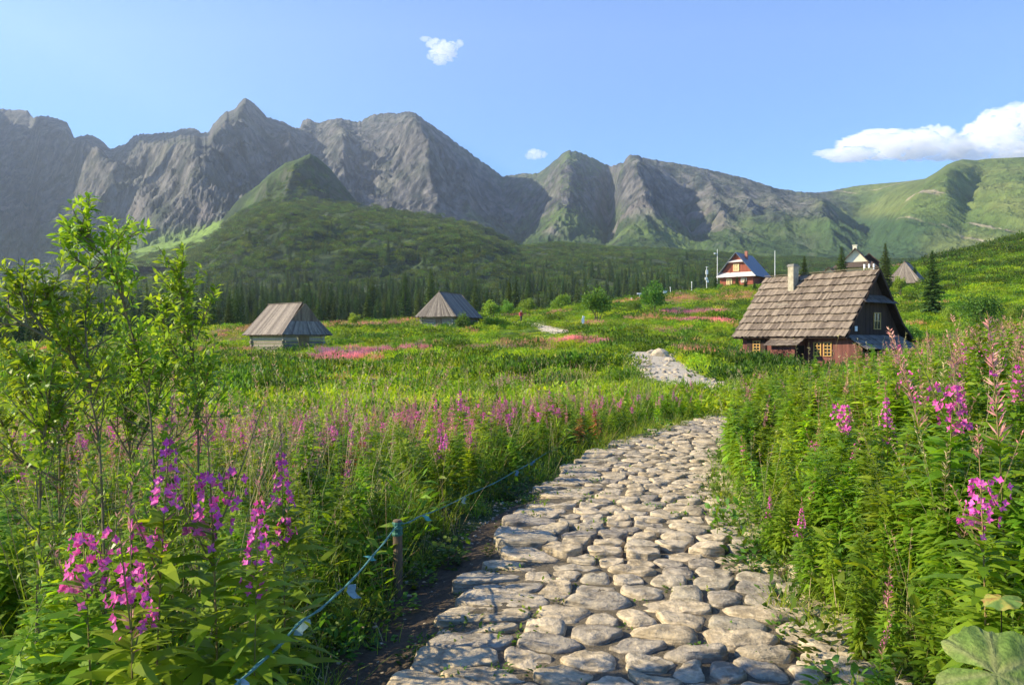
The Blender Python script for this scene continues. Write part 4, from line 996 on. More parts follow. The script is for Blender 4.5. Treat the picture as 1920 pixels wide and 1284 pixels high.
p = PM(); p.tube([[0, 0, -.1], [.003, 0, hh*.5], [0, 0, hh-.005], [0, 0, hh]], [.034, .033, .03, .026], 12); t = PM(); t.add([[.026*math.cos(a*.5236), .026*math.sin(a*.5236), hh] for a in range(12)]+[[0, 0, hh+.004]], [[i, (i+1) % 12, 12] for i in range(12)]); p.merge(t)
link('stake', p.mesh('stake', [M_post]), post)
p = PM(); zz = np.linspace(hh-.105, hh-.012, 9); p.tube(np.stack([0*zz, 0*zz, zz], 1), .036+.002*np.sin(np.arange(9)*2.1), 12); link('wrapping', p.mesh('wrapping', [mat_plain('dark_green_wrap', (.05, .17, .12), .6, .5, 45)]), post)
# ------------------------------------------------------------------ buildings
def wood_mat(name, c1, c2, rough=.85, bump=.4):
    k = N(name); lv = k.attr('lv', out='Fac'); a = k.noise(2.2, 5, k.coord('Object', (3, 3, .7)), .6); b = k.noise(22, 3, k.coord('Object'), .6)
    c = k.mix(lv, c1, c2); c = k.mix(1.0, c, k.ramp(a, [(.3, (.72, .72, .72)), (.7, (1.2, 1.2, 1.2))]), 'MULTIPLY')
    c = k.mix(1.0, c, k.ramp(b, [(.3, (.85, .85, .85)), (.7, (1.1, 1.1, 1.1))]), 'MULTIPLY')
    k.base(c, rough, .2); k.bump(b, bump, .01); return k.m
M_shing = wood_mat('weathered_shingle', (.12, .092, .07), (.30, .24, .18))
M_board = wood_mat('grey_roof_board', (.15, .125, .105), (.31, .265, .215))
M_boardd = wood_mat('dark_roof_board', (.07, .064, .06), (.13, .12, .11))
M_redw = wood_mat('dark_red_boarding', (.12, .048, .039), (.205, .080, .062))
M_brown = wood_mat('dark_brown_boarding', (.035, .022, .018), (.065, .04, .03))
M_log = wood_mat('pale_log', (.19, .165, .13), (.40, .355, .285))
M_logd = wood_mat('brown_log', (.14, .10, .07), (.24, .18, .12))
M_yel = mat_plain('yellow_window_paint', (.50, .29, .08), .5, .15)
M_glass = mat_plain('window_glass', (.02, .025, .03), .08, .2)
M_plast = mat_plain('chimney_plaster', (.38, .34, .25), .9, .35, 5, None, .3)
M_plasd = mat_plain('grey_chimney_render', (.24, .23, .21), .9, .2, 5)
M_white = mat_plain('white_paint', (.80, .80, .78), .6, .06)
M_redbr = wood_mat('red_brown_log', (.26, .075, .05), (.36, .11, .07))
M_tin = mat_plain('blue_grey_sheet_roof', (.13, .15, .18), .45, .15, 2)
M_palet = mat_plain('pale_pink_sheet_roof', (.68, .60, .56), .5, .08)
M_found = mat_plain('rough_foundation_stone', (.42, .39, .34), .9, .4, 6, None, .5)
M_cream = mat_plain('cream_wall', (.72, .66, .50), .85, .12)
M_dark = mat_plain('black_opening', (.012, .010, .009), .9, .2)

class BM(PM):
    """boxes and boards"""
    def box(s, x0, y0, z0, x1, y1, z1, mat=0, lv=.5):
        V = [(x, y, z) for z in (z0, z1) for y in (y0, y1) for x in (x0, x1)]
        s.add(V, None, [(0, 2, 3, 1), (4, 5, 7, 6), (0, 1, 5, 4), (2, 6, 7, 3), (0, 4, 6, 2), (1, 3, 7, 5)], mat, np.full(8, lv)); return s
    def slab(s, q, th, mat=0, lv=.5, out=None):
        """quad q (4 points) given thickness th below it"""
        q = np.array(q, float); n = np.cross(q[1]-q[0], q[3]-q[0]); n /= np.linalg.norm(n)+1e-12
        if out is not None and n@np.array(out) < 0: n = -n
        V = np.concatenate([q, q-n*th]); s.add(V, None, [(0, 1, 2, 3), (7, 6, 5, 4), (0, 4, 5, 1), (1, 5, 6, 2), (2, 6, 7, 3), (3, 7, 4, 0)], mat, np.full(8, lv)); return s
    def bar(s, a, b, w, h=None, mat=0, lv=.5):
        a = np.array(a, float); b = np.array(b, float); d = b-a; d /= np.linalg.norm(d); up = np.array([0, 0, 1.]) if abs(d[2]) < .9 else np.array([1., 0, 0])
        s1 = np.cross(d, up); s1 /= np.linalg.norm(s1); s2 = np.cross(s1, d); h = h or w
        V = [p+s1*i*w/2+s2*j*h/2 for p in (a, b) for i, j in ((-1, -1), (1, -1), (1, 1), (-1, 1))]
        s.add(V, None, [(0, 1, 2, 3), (7, 6, 5, 4), (0, 4, 5, 1), (1, 5, 6, 2), (2, 6, 7, 3), (3, 7, 4, 0)], mat, np.full(8, lv)); return s

rb = np.random.RandomState(9)
def boards_roof(A, B, Cc, D, rows, bw, out, th=.03, ragged=.05, over=.07, mat=0, flare=0.0):
    """roof plane with eave A->B and ridge D->C, laid in rows of boards; 'out' points outward"""
    A, B, Cc, D = [np.array(p, float) for p in (A, B, Cc, D)]; p = BM(); out = np.array(out, float); out /= np.linalg.norm(out)
    for r in range(rows):
        v0, v1 = r/rows, (r+1)/rows+(.10/rows if r < rows-1 else 0)
        L = np.linalg.norm((B-A)*(1-v0)+(Cc-D)*v0); x = 0.0
        while x < L:
            w = bw*rb.uniform(.7, 1.35); u0, u1 = x/L, min(1, (x+w*.975)/L); x += w
            if u1-u0 < .2*bw/L: continue
            f = lambda u, v: (A*(1-u)+B*u)*(1-v)+(D*(1-u)+Cc*u)*v+out*flare*(1-v)**2*0
            dn = (A-D)/np.linalg.norm(A-D)*rb.uniform(-ragged, ragged)
            lift = out*(over+rb.uniform(0, .012))
            q = [f(u0, v0)+dn+lift, f(u1, v0)+dn+lift, f(u1, v1)+out*.012, f(u0, v1)+out*.012]
            p.slab(q, th, mat, rb.rand(), out)
    return p
def wall_boards(a, b, z0, z1, bw, out, th=.04, tri=None):
    """vertical boarding from a to b (xy); tri(t)->top height lets it follow a gable"""
    a = np.array(a, float); b = np.array(b, float); L = np.linalg.norm(b-a); p = BM(); x = 0
    o = np.array([out[0], out[1], 0.])
    while x < L-.01:
        w = bw*rb.uniform(.85, 1.2); t0, t1 = x/L, min(1, (x+w*.985)/L); x += w
        P0, P1 = a+(b-a)*t0, a+(b-a)*t1; j = o*rb.uniform(0, .012)
        h0, h1 = (z1, z1) if tri is None else (tri(t0), tri(t1))
        if min(h0, h1) <= z0+.02: h0 = max(h0, z0+.02); h1 = max(h1, z0+.02)
        p.slab([np.r_[P0, z0]+j, np.r_[P1, z0]+j, np.r_[P1, h1]+j, np.r_[P0, h0]+j], th, 0, rb.rand(), o)
    return p
def wall_logs(a, b, z0, z1, n, out, th=.2):
    a = np.array(a, float); b = np.array(b, float); p = BM(); h = (z1-z0)/n; o = np.array(out, float); dv = (b-a)/np.linalg.norm(b-a)
    for i in range(n):
        e = .22 if i % 2 else .12; P0, P1 = a-dv*e, b+dv*e; zc = z0+h*(i+.5)
        p.bar(np.r_[P0-o*th*.5, zc], np.r_[P1-o*th*.5, zc], th, h*.86, 0, rb.rand())
    return p
def window(parent, c, ax, out, w, h, nx, nz, frame=M_yel, name='window', fw=.055, label=None):
    """c: centre on the wall; ax: direction along the wall; frame with bars and a pane behind"""
    c = np.array(c, float); ax = np.array([ax[0], ax[1], 0.]); o = np.array([out[0], out[1], 0.]); z = np.array([0, 0, 1.])
    p = BM(); q = c+o*.05
    def br(a, b, ww, off=0.): p.bar(q+ax*a[0]+z*a[1]+o*off, q+ax*b[0]+z*b[1]+o*off, ww, .05)
    br((-w/2-fw, -h/2), (w/2+fw, -h/2), fw, .004); br((-w/2-fw, h/2), (w/2+fw, h/2), fw, .004); br((-w/2, -h/2+fw*.5), (-w/2, h/2-fw*.5), fw*1.3); br((w/2, -h/2+fw*.5), (w/2, h/2-fw*.5), fw*1.3)
    for i in range(1, nx): br((-w/2+w*i/nx, -h/2+fw*.5), (-w/2+w*i/nx, h/2-fw*.5), fw*(.8 if nx == 2 else .5), -.004)
    for i in range(1, nz): br((-w/2+fw*.6, -h/2+h*i/nz), (w/2-fw*.6, -h/2+h*i/nz), fw*.5, -.008)
    fr = link(name, p.mesh(name, [frame]), parent)
    g = BM().slab([q-ax*w/2-z*h/2-o*.02, q+ax*w/2-z*h/2-o*.02, q+ax*w/2+z*h/2-o*.02, q-ax*w/2+z*h/2-o*.02], .02, 0, .5, o)
    link('pane', g.mesh('pane', [M_glass]), fr)
    if label: fr['label'] = label
    return fr

# ---- the big dark house on the right
th = math.radians(35.6); Wd, Ln = 6.4, 7.9
hz = -1.0
e = empty('wooden_house', (20.95, 50.5, 0), th); tag(e, 'large dark red wooden house with a steep shingle roof, nearest on the right', 'house')
AP = (Wd/2, 6.35)
p = wall_boards((0, Ln), (0, 0), -.25, 2.15, .16, (-1, 0)); link('front_wall', p.mesh('front_wall', [M_redw]), e)
p = wall_boards((Wd, 0), (Wd, Ln), -.25, 2.15, .16, (1, 0)); link('back_wall', p.mesh('back_wall', [M_redw]), e)
tri = lambda t: 2.15+(6.1-2.15)*(1-abs(2*t-1))
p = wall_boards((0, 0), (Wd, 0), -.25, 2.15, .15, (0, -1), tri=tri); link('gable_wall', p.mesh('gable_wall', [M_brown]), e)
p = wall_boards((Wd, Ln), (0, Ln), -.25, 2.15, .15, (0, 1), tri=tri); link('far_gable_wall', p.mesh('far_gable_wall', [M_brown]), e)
link('foundation', BM().box(-.06, -.06, -1.4, Wd+.06, Ln+.06, -.25).mesh('foundation', [M_found]), e)
rf = None
nf = (-4.35, 0, 3.75)
p = boards_roof((-.62, Ln+.45, 1.98), (-.62, -.42, 1.98), (AP[0], -.42, 6.42), (AP[0], Ln+.45, 6.42), 9, .15, nf, .03, .04, .13)
p.merge(BM().slab([(-.6, Ln+.4, 1.93), (-.6, -.38, 1.93), (AP[0], -.38, 6.36), (AP[0], Ln+.4, 6.36)], .05, 1, .1, nf))
nb = (4.35, 0, 3.75)
p.merge(boards_roof((5.9, -.42, 3.0), (5.9, Ln+.45, 3.0), (AP[0], Ln+.45, 6.40), (AP[0], -.42, 6.40), 6, .2, (3.4, 0, 2.7), .028, .03, .08))
p.merge(boards_roof((7.6, -.42, 1.75), (7.6, Ln+.45, 1.75), (5.95, Ln+.45, 3.0), (5.95, -.42, 3.0), 3, .2, (1.25, 0, 1.65), .028, .03, .07))
p.merge(BM().slab([(5.93, -.38, 2.93), (5.93, Ln+.4, 2.93), (AP[0], Ln+.4, 6.34), (AP[0], -.38, 6.34)], .05, 1, .1, nb), BM().slab([(7.58, -.38, 1.69), (7.58, Ln+.4, 1.69), (5.96, Ln+.4, 2.93), (5.96, -.38, 2.93)], .05, 1, .1, nb))
p.merge(BM().bar((AP[0]-.07, -.45, 6.50), (AP[0]-.07, Ln+.48, 6.50), .2, .035, 0, .4))
rf = link('roof', p.mesh('roof', [M_shing, M_brown]), e)
rf['label'] = 'steep roof of weathered brown shingle boards in nine rows'
link('bargeboard', BM().bar((-.6, -.46, 1.86), (AP[0], -.46, 6.34), .05, .16).bar((5.95, -.46, 2.88), (AP[0], -.462, 6.34), .05, .16).bar((7.58, -.46, 1.64), (5.95, -.463, 2.88), .05, .16).mesh('bargeboard', [M_brown]), e)
c = BM().box(2.1, 5.25, 4.4, 2.7, 5.7, 6.95); ch = link('chimney', c.mesh('chimney', [M_plast]), rf)
link('chimney_cap', BM().box(2.05, 5.2, 6.95, 2.75, 5.75, 7.03).box(2.15, 5.25, 7.05, 2.65, 5.75, 7.12).mesh('chimney_cap', [M_plasd]), rf)
link('snow_board', BM().bar((1.25, 5.05, 4.25), (1.25, 6.0, 4.25), .05, .14).mesh('snow_board', [M_log]), rf)
# gable details
pr = boards_roof((1.25, -.62, 4.18), (5.15, -.62, 4.18), (4.85, -.04, 4.72), (1.55, -.04, 4.72), 2, .18, (0, -.6, .55), .025, .03, .04)
link('pent_roof', pr.mesh('pent_roof', [M_boardd]), e)
window(e, (3.55, 0, 3.05), (1, 0), (0, -1), .75, 1.05, 2, 2, mat_plain('ochre_frame_paint', (.42, .29, .10), .6, .15))
link('plaque', BM().box(.93, -.09, 2.37, 1.2, -.045, 2.68).mesh('plaque', [M_white]), e)
# lean-to along the gable
lt = BM(); lt.merge(wall_boards((-.02, -1.15), (-.02, 0), -.25, 1.55, .15, (-1, 0), tri=lambda t: 1.3+.75*t)); link('side_wall', lt.mesh('side_wall', [M_redw]), e)
lt = BM()
for x in (.12, 2.1, 4.1, 5.9): lt.bar((x, -1.1, -.8), (x, -1.1, 1.28), .12)
link('porch_post', lt.mesh('porch_post', [M_brown]), e)
lt = boards_roof((-.15, -1.5, 1.2), (6.2, -1.5, 1.2), (6.2, -.05, 2.12), (-.15, -.05, 2.12), 3, .18, (0, -.92, 1.45), .028, .03, .06)
lo = link('lean_to_roof', lt.mesh('lean_to_roof', [M_board]), e); lo['label'] = 'grey boarded lean-to roof along the foot of the gable'
link('doorway', BM().box(2.4, -.07, -.25, 3.3, -.045, 1.7).mesh('doorway', [M_dark]), e)
# right annexe
an = wall_boards((6.5, 1.2), (9.0, 1.2), -.4, 1.3, .15, (0, -1)); an.merge(wall_boards((9.0, 1.2), (9.0, 4.2), -.4, 1.2, .15, (1, 0))); link('annexe_wall', an.mesh('annexe_wall', [M_brown]), e)
an = boards_roof((9.4, .8, 1.25), (9.4, 4.5, 1.25), (6.9, 4.5, 1.95), (6.9, .8, 1.95), 3, .18, (.7, 0, 2.5), .028, .03, .05); link('annexe_roof', an.mesh('annexe_roof', [M_boardd]), e)
# front details
fa, fo = (0, -1), (-1, 0)
window(e, (0, 6.69, 1.33), fa, fo, .55, .82, 2, 4)
window(e, (0, 1.95, 1.22), fa, fo, .5, .84, 2, 4)
window(e, (0, 1.22, 1.22), fa, fo, .52, .86, 2, 4)
for yy in (6.12, 7.26):
    p = BM().box(-.10, yy-.2, .82, -.055, yy+.2, 1.86); link('shutter', p.mesh('shutter', [M_brown]), e)
po = wall_boards((-1.1, 4.7), (-1.1, 2.9), -.25, 1.5, .15, (-1, 0)); po.merge(wall_boards((-1.1, 2.9), (0, 2.9), -.25, 1.55, .15, (0, -1), tri=lambda t: 1.5+.55*t), wall_boards((0, 4.7), (-1.1, 4.7), -.25, 1.55, .15, (0, 1), tri=lambda t: 2.05-.55*t)); link('porch_wall', po.mesh('porch_wall', [M_redw]), e)
link('porch_door_shadow', BM().box(-.95, 2.82, -.2, -.2, 2.855, 1.45).mesh('porch_door_shadow', [M_dark]), e)  # near-black door colour carries the shadow at the porch's right side
po = boards_roof((-1.5, 5.1, 1.43), (-1.5, 2.5, 1.43), (-.05, 2.5, 2.16), (-.05, 5.1, 2.16), 4, .17, (-.73, 0, 1.45), .028, .03, .045); link('porch_roof', po.mesh('porch_roof', [M_shing]), e)
# dried shrub against the porch comes with the bushes

# ---- log huts
def hut(name, C, ang, W, L, zb, ze, zr, skirt, set0, end_set, label, oh=.6, wallm=M_log, lit_end=False, door=None, roofm=None):
    """local x across, y along the ridge; near end at y=0. skirt: share of the roof height covered by the hipped skirt"""
    e = empty(name, (C[0], C[1], 0), ang); tag(e, label, 'hut', 'log huts of the meadow')
    R = roofm or M_board; n = max(4, int((ze-zb+.3)/.24)); zb2 = zb-.5
    for nm, a, b, o in (('log_wall', (0, L), (0, 0), (-1, 0)), ('log_wall', (0, 0), (W, 0), (0, -1)), ('log_wall', (W, 0), (W, L), (1, 0)), ('log_wall', (W, L), (0, L), (0, 1))):
        q = wall_logs(a, b, zb2, ze+.06, n, o); link(nm, q.mesh(nm, [wallm]), e)
    mx = W/2; hh = zr-ze; rs0, rs1 = set0, L-end_set
    p = BM()
    # side slopes
    for sx, ex, o in ((-1, -oh, (-hh, 0, mx+oh)), (1, W+oh, (hh, 0, mx+oh))):
        if sx < 0: q = boards_roof((ex, L+oh, ze), (ex, -oh, ze), (mx, rs0, zr), (mx, rs1, zr), 1, .22, o, .03, .05, .03)
        else: q = boards_roof((ex, -oh, ze), (ex, L+oh, ze), (mx, rs1, zr), (mx, rs0, zr), 1, .22, o, .03, .05, .03)
        p.merge(q)
        p.merge(BM().slab([(ex, L+oh, ze-.04), (ex, -oh, ze-.04), (mx, rs0, zr-.04), (mx, rs1, zr-.04)], .04, 1, .2, o))
    p.merge(BM().bar((mx, rs0-.1, zr+.03), (mx, rs1+.1, zr+.03), .22, .05, 0, .3))
    rf = link('roof', p.mesh('roof', [R, M_logd]), e)
    # near end: skirt, and above it a boarded gable
    f = skirt; xl, xr = -oh+(mx+oh)*f, W+oh-(mx+oh)*f; ys = -oh+(rs0+oh)*f; zs = ze+hh*f
    q = boards_roof((-oh, -oh, ze), (W+oh, -oh, ze), (xr, ys, zs), (xl, ys, zs), 1, .2, (0, -hh, rs0+oh), .03, .05, .03)
    link('hipped_end', q.mesh('hipped_end', [R]), e)
    if f < .97:
        g = wall_boards((xl, ys+.06), (xr, ys+.06), zs, zs, .18, (0, -1), tri=lambda t: zs+(zr-zs)*(1-abs(2*t-1))); link('gable', g.mesh('gable', [M_logd]), e)
    f = .45; xl, xr = -oh+(mx+oh)*f, W+oh-(mx+oh)*f; ye = L+oh-(L+oh-rs1)*f; zs = ze+hh*f
    q = boards_roof((W+oh, L+oh, ze), (-oh, L+oh, ze), (xl, ye, zs), (xr, ye, zs), 1, .2, (0, hh, .8), .03, .05, .03)
    q.merge(wall_boards((xr, ye-.06), (xl, ye-.06), zs, zs, .2, (0, 1), tri=lambda t: zs+(zr-zs)*(1-abs(2*t-1)))); link('far_end', q.mesh('far_end', [R]), e)
    if door:
        x0, dw, mt = door; link('door', BM().box(x0, -.06, zb-.1, x0+dw, .0, ze-.12).mesh('door', [mt]), e)
    return e
hut('log_hut', (-20.4, 72.0), math.atan2(.66, .75)*0+math.atan2(.75, .66), 4.2, 5.5, 1.15, 2.35, 5.3, .42, .35, -.35, 'log hut on the left with sunlit grey board roof and dark open gable end', .6, M_log, door=(1.5, 1.1, mat_plain('ochre_door', (.22, .15, .07), .8, .3)))
hut('log_hut', (-11.1, 98.3), math.radians(-21.7), 4.4, 6.8, 3.7, 4.75, 7.85, .98, .45, .2, 'log hut in the middle distance with a pale triangular roof end', .6, M_log, door=(2.0, .8, M_logd))
hut('log_hut', (71.4, 152.5), math.radians(-38), 5.4, 5.0, 11.3, 12.7, 16.9, .93, .6, .2, 'pale board roofed hut on the hillside between two spruces behind the big house', .6, M_logd)
# ------------------------------------------------------------------ houses on the rise
e = empty('mountain_lodge', (53.7-.8*7.7, 179+.6*7.7, 0), math.radians(-36.9)); tag(e, 'red brown house with blue grey roof and two pale bands across its sunlit gable', 'house')
W2, L2, zb, ze, zr = 7.7, 9.6, 14.0, 16.9, 22.0
tr2 = lambda t: ze+(zr-.15-ze)*(1-abs(2*t-1))
def logwall(a, b, z0, z1, out, m, nm, par, tri=None):
    q = wall_boards(a, b, z0, z1, .45, out, tri=tri); return link(nm, q.mesh(nm, [m]), par)
logwall((0, 0), (W2, 0), zb, ze, (0, -1), M_redbr, 'gable_wall', e, tr2); logwall((W2, L2), (0, L2), zb, ze, (0, 1), M_redbr, 'far_gable_wall', e, tr2)
logwall((0, L2), (0, 0), zb, ze, (-1, 0), M_redbr, 'side_wall', e); logwall((W2, 0), (W2, L2), zb, ze, (1, 0), M_redbr, 'side_wall', e)
link('foundation', BM().box(-.05, -.05, zb-2, W2+.05, L2+.05, zb+.35).mesh('foundation', [M_found]), e)
q = BM()
for s_ in (-1, 1):
    ex = -.9 if s_ < 0 else W2+.9; o_ = (s_*(zr-ze), 0, W2/2+.9)
    q.slab([(ex, -.7, ze-.45), (ex, L2+.6, ze-.45), (W2/2, L2+.6, zr), (W2/2, -.7, zr)] if s_ > 0 else [(ex, L2+.6, ze-.45), (ex, -.7, ze-.45), (W2/2, -.7, zr), (W2/2, L2+.6, zr)], .12, 0, .5, o_)
rf = link('roof', q.mesh('roof', [M_tin]), e)
q = BM().box(W2/2+.7, 3.2, zr-2.2, W2/2+1.3, 3.8, zr+.45); link('chimney', q.mesh('chimney', [mat_plain('red_brick', (.36, .15, .10), .9, .2, 5)]), rf)
q = BM().slab([(-.95, -1.0, ze-.5), (W2+.95, -1.0, ze-.5), (W2-.1, -.02, ze+.55), (.1, -.02, ze+.55)], .1, 0, .5, (0, -.9, .9)); link('pent_roof', q.mesh('pent_roof', [M_palet]), e)
q = BM().slab([(W2/2-1.75, -.7, zr-2.25), (W2/2+1.75, -.7, zr-2.25), (W2/2+1.25, -.02, zr-1.75), (W2/2-1.25, -.02, zr-1.75)], .1, 0, .5, (0, -.7, .6)); link('pent_roof', q.mesh('pent_roof', [M_palet]), e)
M_wpl = mat_plain('light_yellow_window', (.80, .60, .30), .6, .12)
def lwin(par, cx, cz, w, h, m=M_wpl):
    q = BM()
    for a, b in (((cx-w/2, -.1, cz-h/2), (cx-w/2, -.1, cz+h/2)), ((cx+w/2, -.1, cz-h/2), (cx+w/2, -.1, cz+h/2))): q.bar(a, b, .14)
    for a, b in (((cx-w/2, -.105, cz-h/2), (cx+w/2, -.105, cz-h/2)), ((cx-w/2, -.105, cz+h/2), (cx+w/2, -.105, cz+h/2)), ((cx, -.11, cz-h/2), (cx, -.11, cz+h/2)), ((cx-w/2, -.112, cz), (cx+w/2, -.112, cz))): q.bar(a, b, .1)
    f = link('window', q.mesh('window', [m]), par); link('pane', BM().box(cx-w/2, -.08, cz-h/2, cx+w/2, -.03, cz+h/2).mesh('pane', [mat_plain('curtained_pane', (.62, .45, .22), .4, .2)]), f); return f
lwin(e, W2/2+.0, 18.55, 1.2, 1.6); lwin(e, 2.2, 15.4, 1.2, 1.3); lwin(e, 5.6, 15.6, 1.2, .9, M_palet)

# dark many-roofed house, mostly hidden behind the ridge of the big one
e = empty('manor', (68.0, 168.0, 0), math.radians(-30)); tag(e, 'cream walled house under dark stepped roofs, half hidden by the big house ridge', 'house')
def gable_house(par, x0, x1, y0, y1, zb, ze, zr, rm, wm, nm='roof', oh=.7, axis='y'):
    mx = (x0+x1)/2; q = BM()
    for a, b, o in (((x0, y0), (x1, y0), (0, -1)), ((x1, y1), (x0, y1), (0, 1))): q.merge(wall_boards(a, b, zb, ze, .6, o, tri=lambda t: ze+(zr-.15-ze)*(1-abs(2*t-1))))
    for a, b, o in (((x0, y1), (x0, y0), (-1, 0)), ((x1, y0), (x1, y1), (1, 0))): q.merge(wall_boards(a, b, zb, ze, .6, o))
    link('wall', q.mesh('wall', [wm]), par); q = BM(); k_ = (zr-ze)/((x1-x0)/2)*oh
    q.slab([(x0-oh, y1+oh, ze-k_), (x0-oh, y0-oh, ze-k_), (mx, y0-oh, zr), (mx, y1+oh, zr)], .15, 0, .5, (-1, 0, .8)); q.slab([(x1+oh, y0-oh, ze-k_), (x1+oh, y1+oh, ze-k_), (mx, y1+oh, zr), (mx, y0-oh, zr)], .15, 0, .5, (1, 0, .8))
    return link(nm, q.mesh(nm, [rm]), par)
M_droof = mat_plain('dark_shingle_roof', (.09, .065, .05), .8, .35, 3)
r1 = gable_house(e, 0, 7.0, 0, 8, 12.5, 17.2, 21.2, M_droof, M_cream)
gable_house(e, -3.6, 0, 1.2, 6, 12.5, 15.9, 17.6, M_droof, M_cream)
q = BM().slab([(-.9, -1.5, 17.1), (7.9, -1.5, 17.1), (6.6, -.05, 18.3), (.4, -.05, 18.3)], .14, 0, .5, (0, -1, 1)); link('pent_roof', q.mesh('pent_roof', [M_droof]), e)
d_ = gable_house(e, 4.2, 7.6, 2.0, 4.5, 17, 18.6, 20.2, M_droof, M_brown, 'dormer', .4)
link('chimney', BM().box(2.6, 3, 20, 3.4, 3.8, 22.0).box(2.5, 2.9, 22.0, 3.5, 3.9, 22.15).mesh('chimney', [M_cream]), r1)
link('window', BM().box(2.9, -.14, 14.6, 4.1, -.05, 16.0).mesh('window', [M_glass]), e)
# three white flues
e = empty('outbuilding', (66.5, 150, 0), math.radians(-20)); tag(e, 'low outbuilding showing three white flues with black caps above the big house ridge', 'outbuilding')
gable_house(e, -2.5, 2.5, -2, 2, 10.5, 14.2, 15.3, M_cream, M_cream)
for i in range(3):
    x = -.75+i*.8; f = link('flue', (lambda p: (p.tube([[x, -1.2, 14.2], [x, -1.2, 16.2]], .17, 8), p)[1])(PM()).mesh('flue', [M_white]), e)
    p = PM(); p.tube([[x, -1.2, 16.2], [x, -1.2, 16.32], [x, -1.2, 16.5]], [.24, .22, .03], 8); link('cap', p.mesh('cap', [M_brown]), f)

# ------------------------------------------------------------------ masts, posts, signs, hiker
def gz(x, y): return float(H(np.array([x]), np.array([y]))[0])
def thing_at(name, px, Y, label, cat, group=None):
    x = (px-CX)/F*Y; return tag(empty(name, (x, Y, gz(x, Y)), 0), label, cat, group)
def pole(px, Y, ytop, lab, r=.09):
    e = thing_at('pole', px, Y, lab, 'pole', None); h = EYE-(ytop-CY)/F*Y-e.location.z
    p = PM(); p.tube([[0, 0, -.5], [0, 0, h*.5], [0, 0, h]], [r, r*.85, r*.6], 8); link('shaft', p.mesh('shaft', [M_white]), e)
    return e, h
e, h = pole(1345, 182, 467, 'tall thin white mast with a small lamp standing left of the red brown house')
link('lamp', BM().bar((0, 0, h-1.0), (-.5, 0, h-1.0), .06).box(-.75, -.14, h-1.15, -.45, .14, h-.85).mesh('lamp', [M_white]), e)
pole(1453, 176, 470, 'plain thin white mast rising behind the left end of the big house roof')
e = thing_at('weather_station', 1325, 176, 'white weather station mast with instrument boxes beside the red brown house', 'mast'); h = EYE-(500-CY)/F*176-e.location.z
p = PM(); p.tube([[0, 0, -.3], [0, 0, h]], .06, 6); link('mast', p.mesh('mast', [M_white]), e)
for (x, z, w, hh) in ((.05, h-1.2, .45, .9), (-.1, h-2.6, .5, .5), (.15, h-3.2, .45, .5)): link('instrument_box', BM().box(x-w/2, -.2, z-hh/2, x+w/2, .2, z+hh/2).mesh('instrument_box', [M_white]), e)
p = PM(); p.tube([[-.35, 0, h-.1], [.35, 0, h-.1]], .03, 5); link('crossbar', p.mesh('crossbar', [M_white]), e)
IL = [(1184, 158, 1.1, 'white meteorological post with a tiny head left of the dark rounded tree'), (1199, 160, 1.9, 'white frame of instruments just left of the dark rounded tree'), (1247, 165, 1.5, 'broad white instrument screen right of the dark rounded tree'),
      (1257, 166, 2.1, 'white pipe post next to the broad instrument screen'), (1277, 168, .9, 'small white box post in the row before the dwarf pines'), (1297, 170, 2.6, 'tallest thin white post of the instrument row'), (1267, 167, .8, 'low white box on a peg in the instrument row'), (1303, 172, .8, 'last low white post at the right end of the instrument row')]
for i, (px, Y, h, lab) in enumerate(IL):
    e = thing_at('instrument_post', px, Y, lab, 'instrument', 'white weather instruments on the rise')
    p = PM(); p.tube([[0, 0, -.3], [0, 0, h]], .06, 6); link('stand', p.mesh('stand', [M_white]), e)
    w = (.16, .9, .75, .14, .35, .1, .4, .3)[i]; hh = (.4, .25, .6, .15, .35, .2, .35, .3)[i]
    link('head', BM().box(-w/2, -.15, h-hh, w/2, .15, h+.02).box(-w/2-.04, -.19, h+.02, w/2+.04, .19, h+.08).mesh('head', [M_white]), e)
e = thing_at('signpost', 1093, 84, 'white signpost standing alone in the meadow right of the far path', 'signpost'); h = EYE-(592-CY)/F*84-e.location.z
p = PM(); p.tube([[0, 0, -.3], [0, 0, h]], .05, 8); link('stake', p.mesh('stake', [M_white]), e)
link('board', BM().box(-.14, -.08, h-.75, .14, -.05, h-.25).mesh('board', [M_white]), e); link('arrow_plate', BM().box(-.02, -.09, h-.2, .2, -.06, h-.06).mesh('arrow_plate', [M_white]), e)

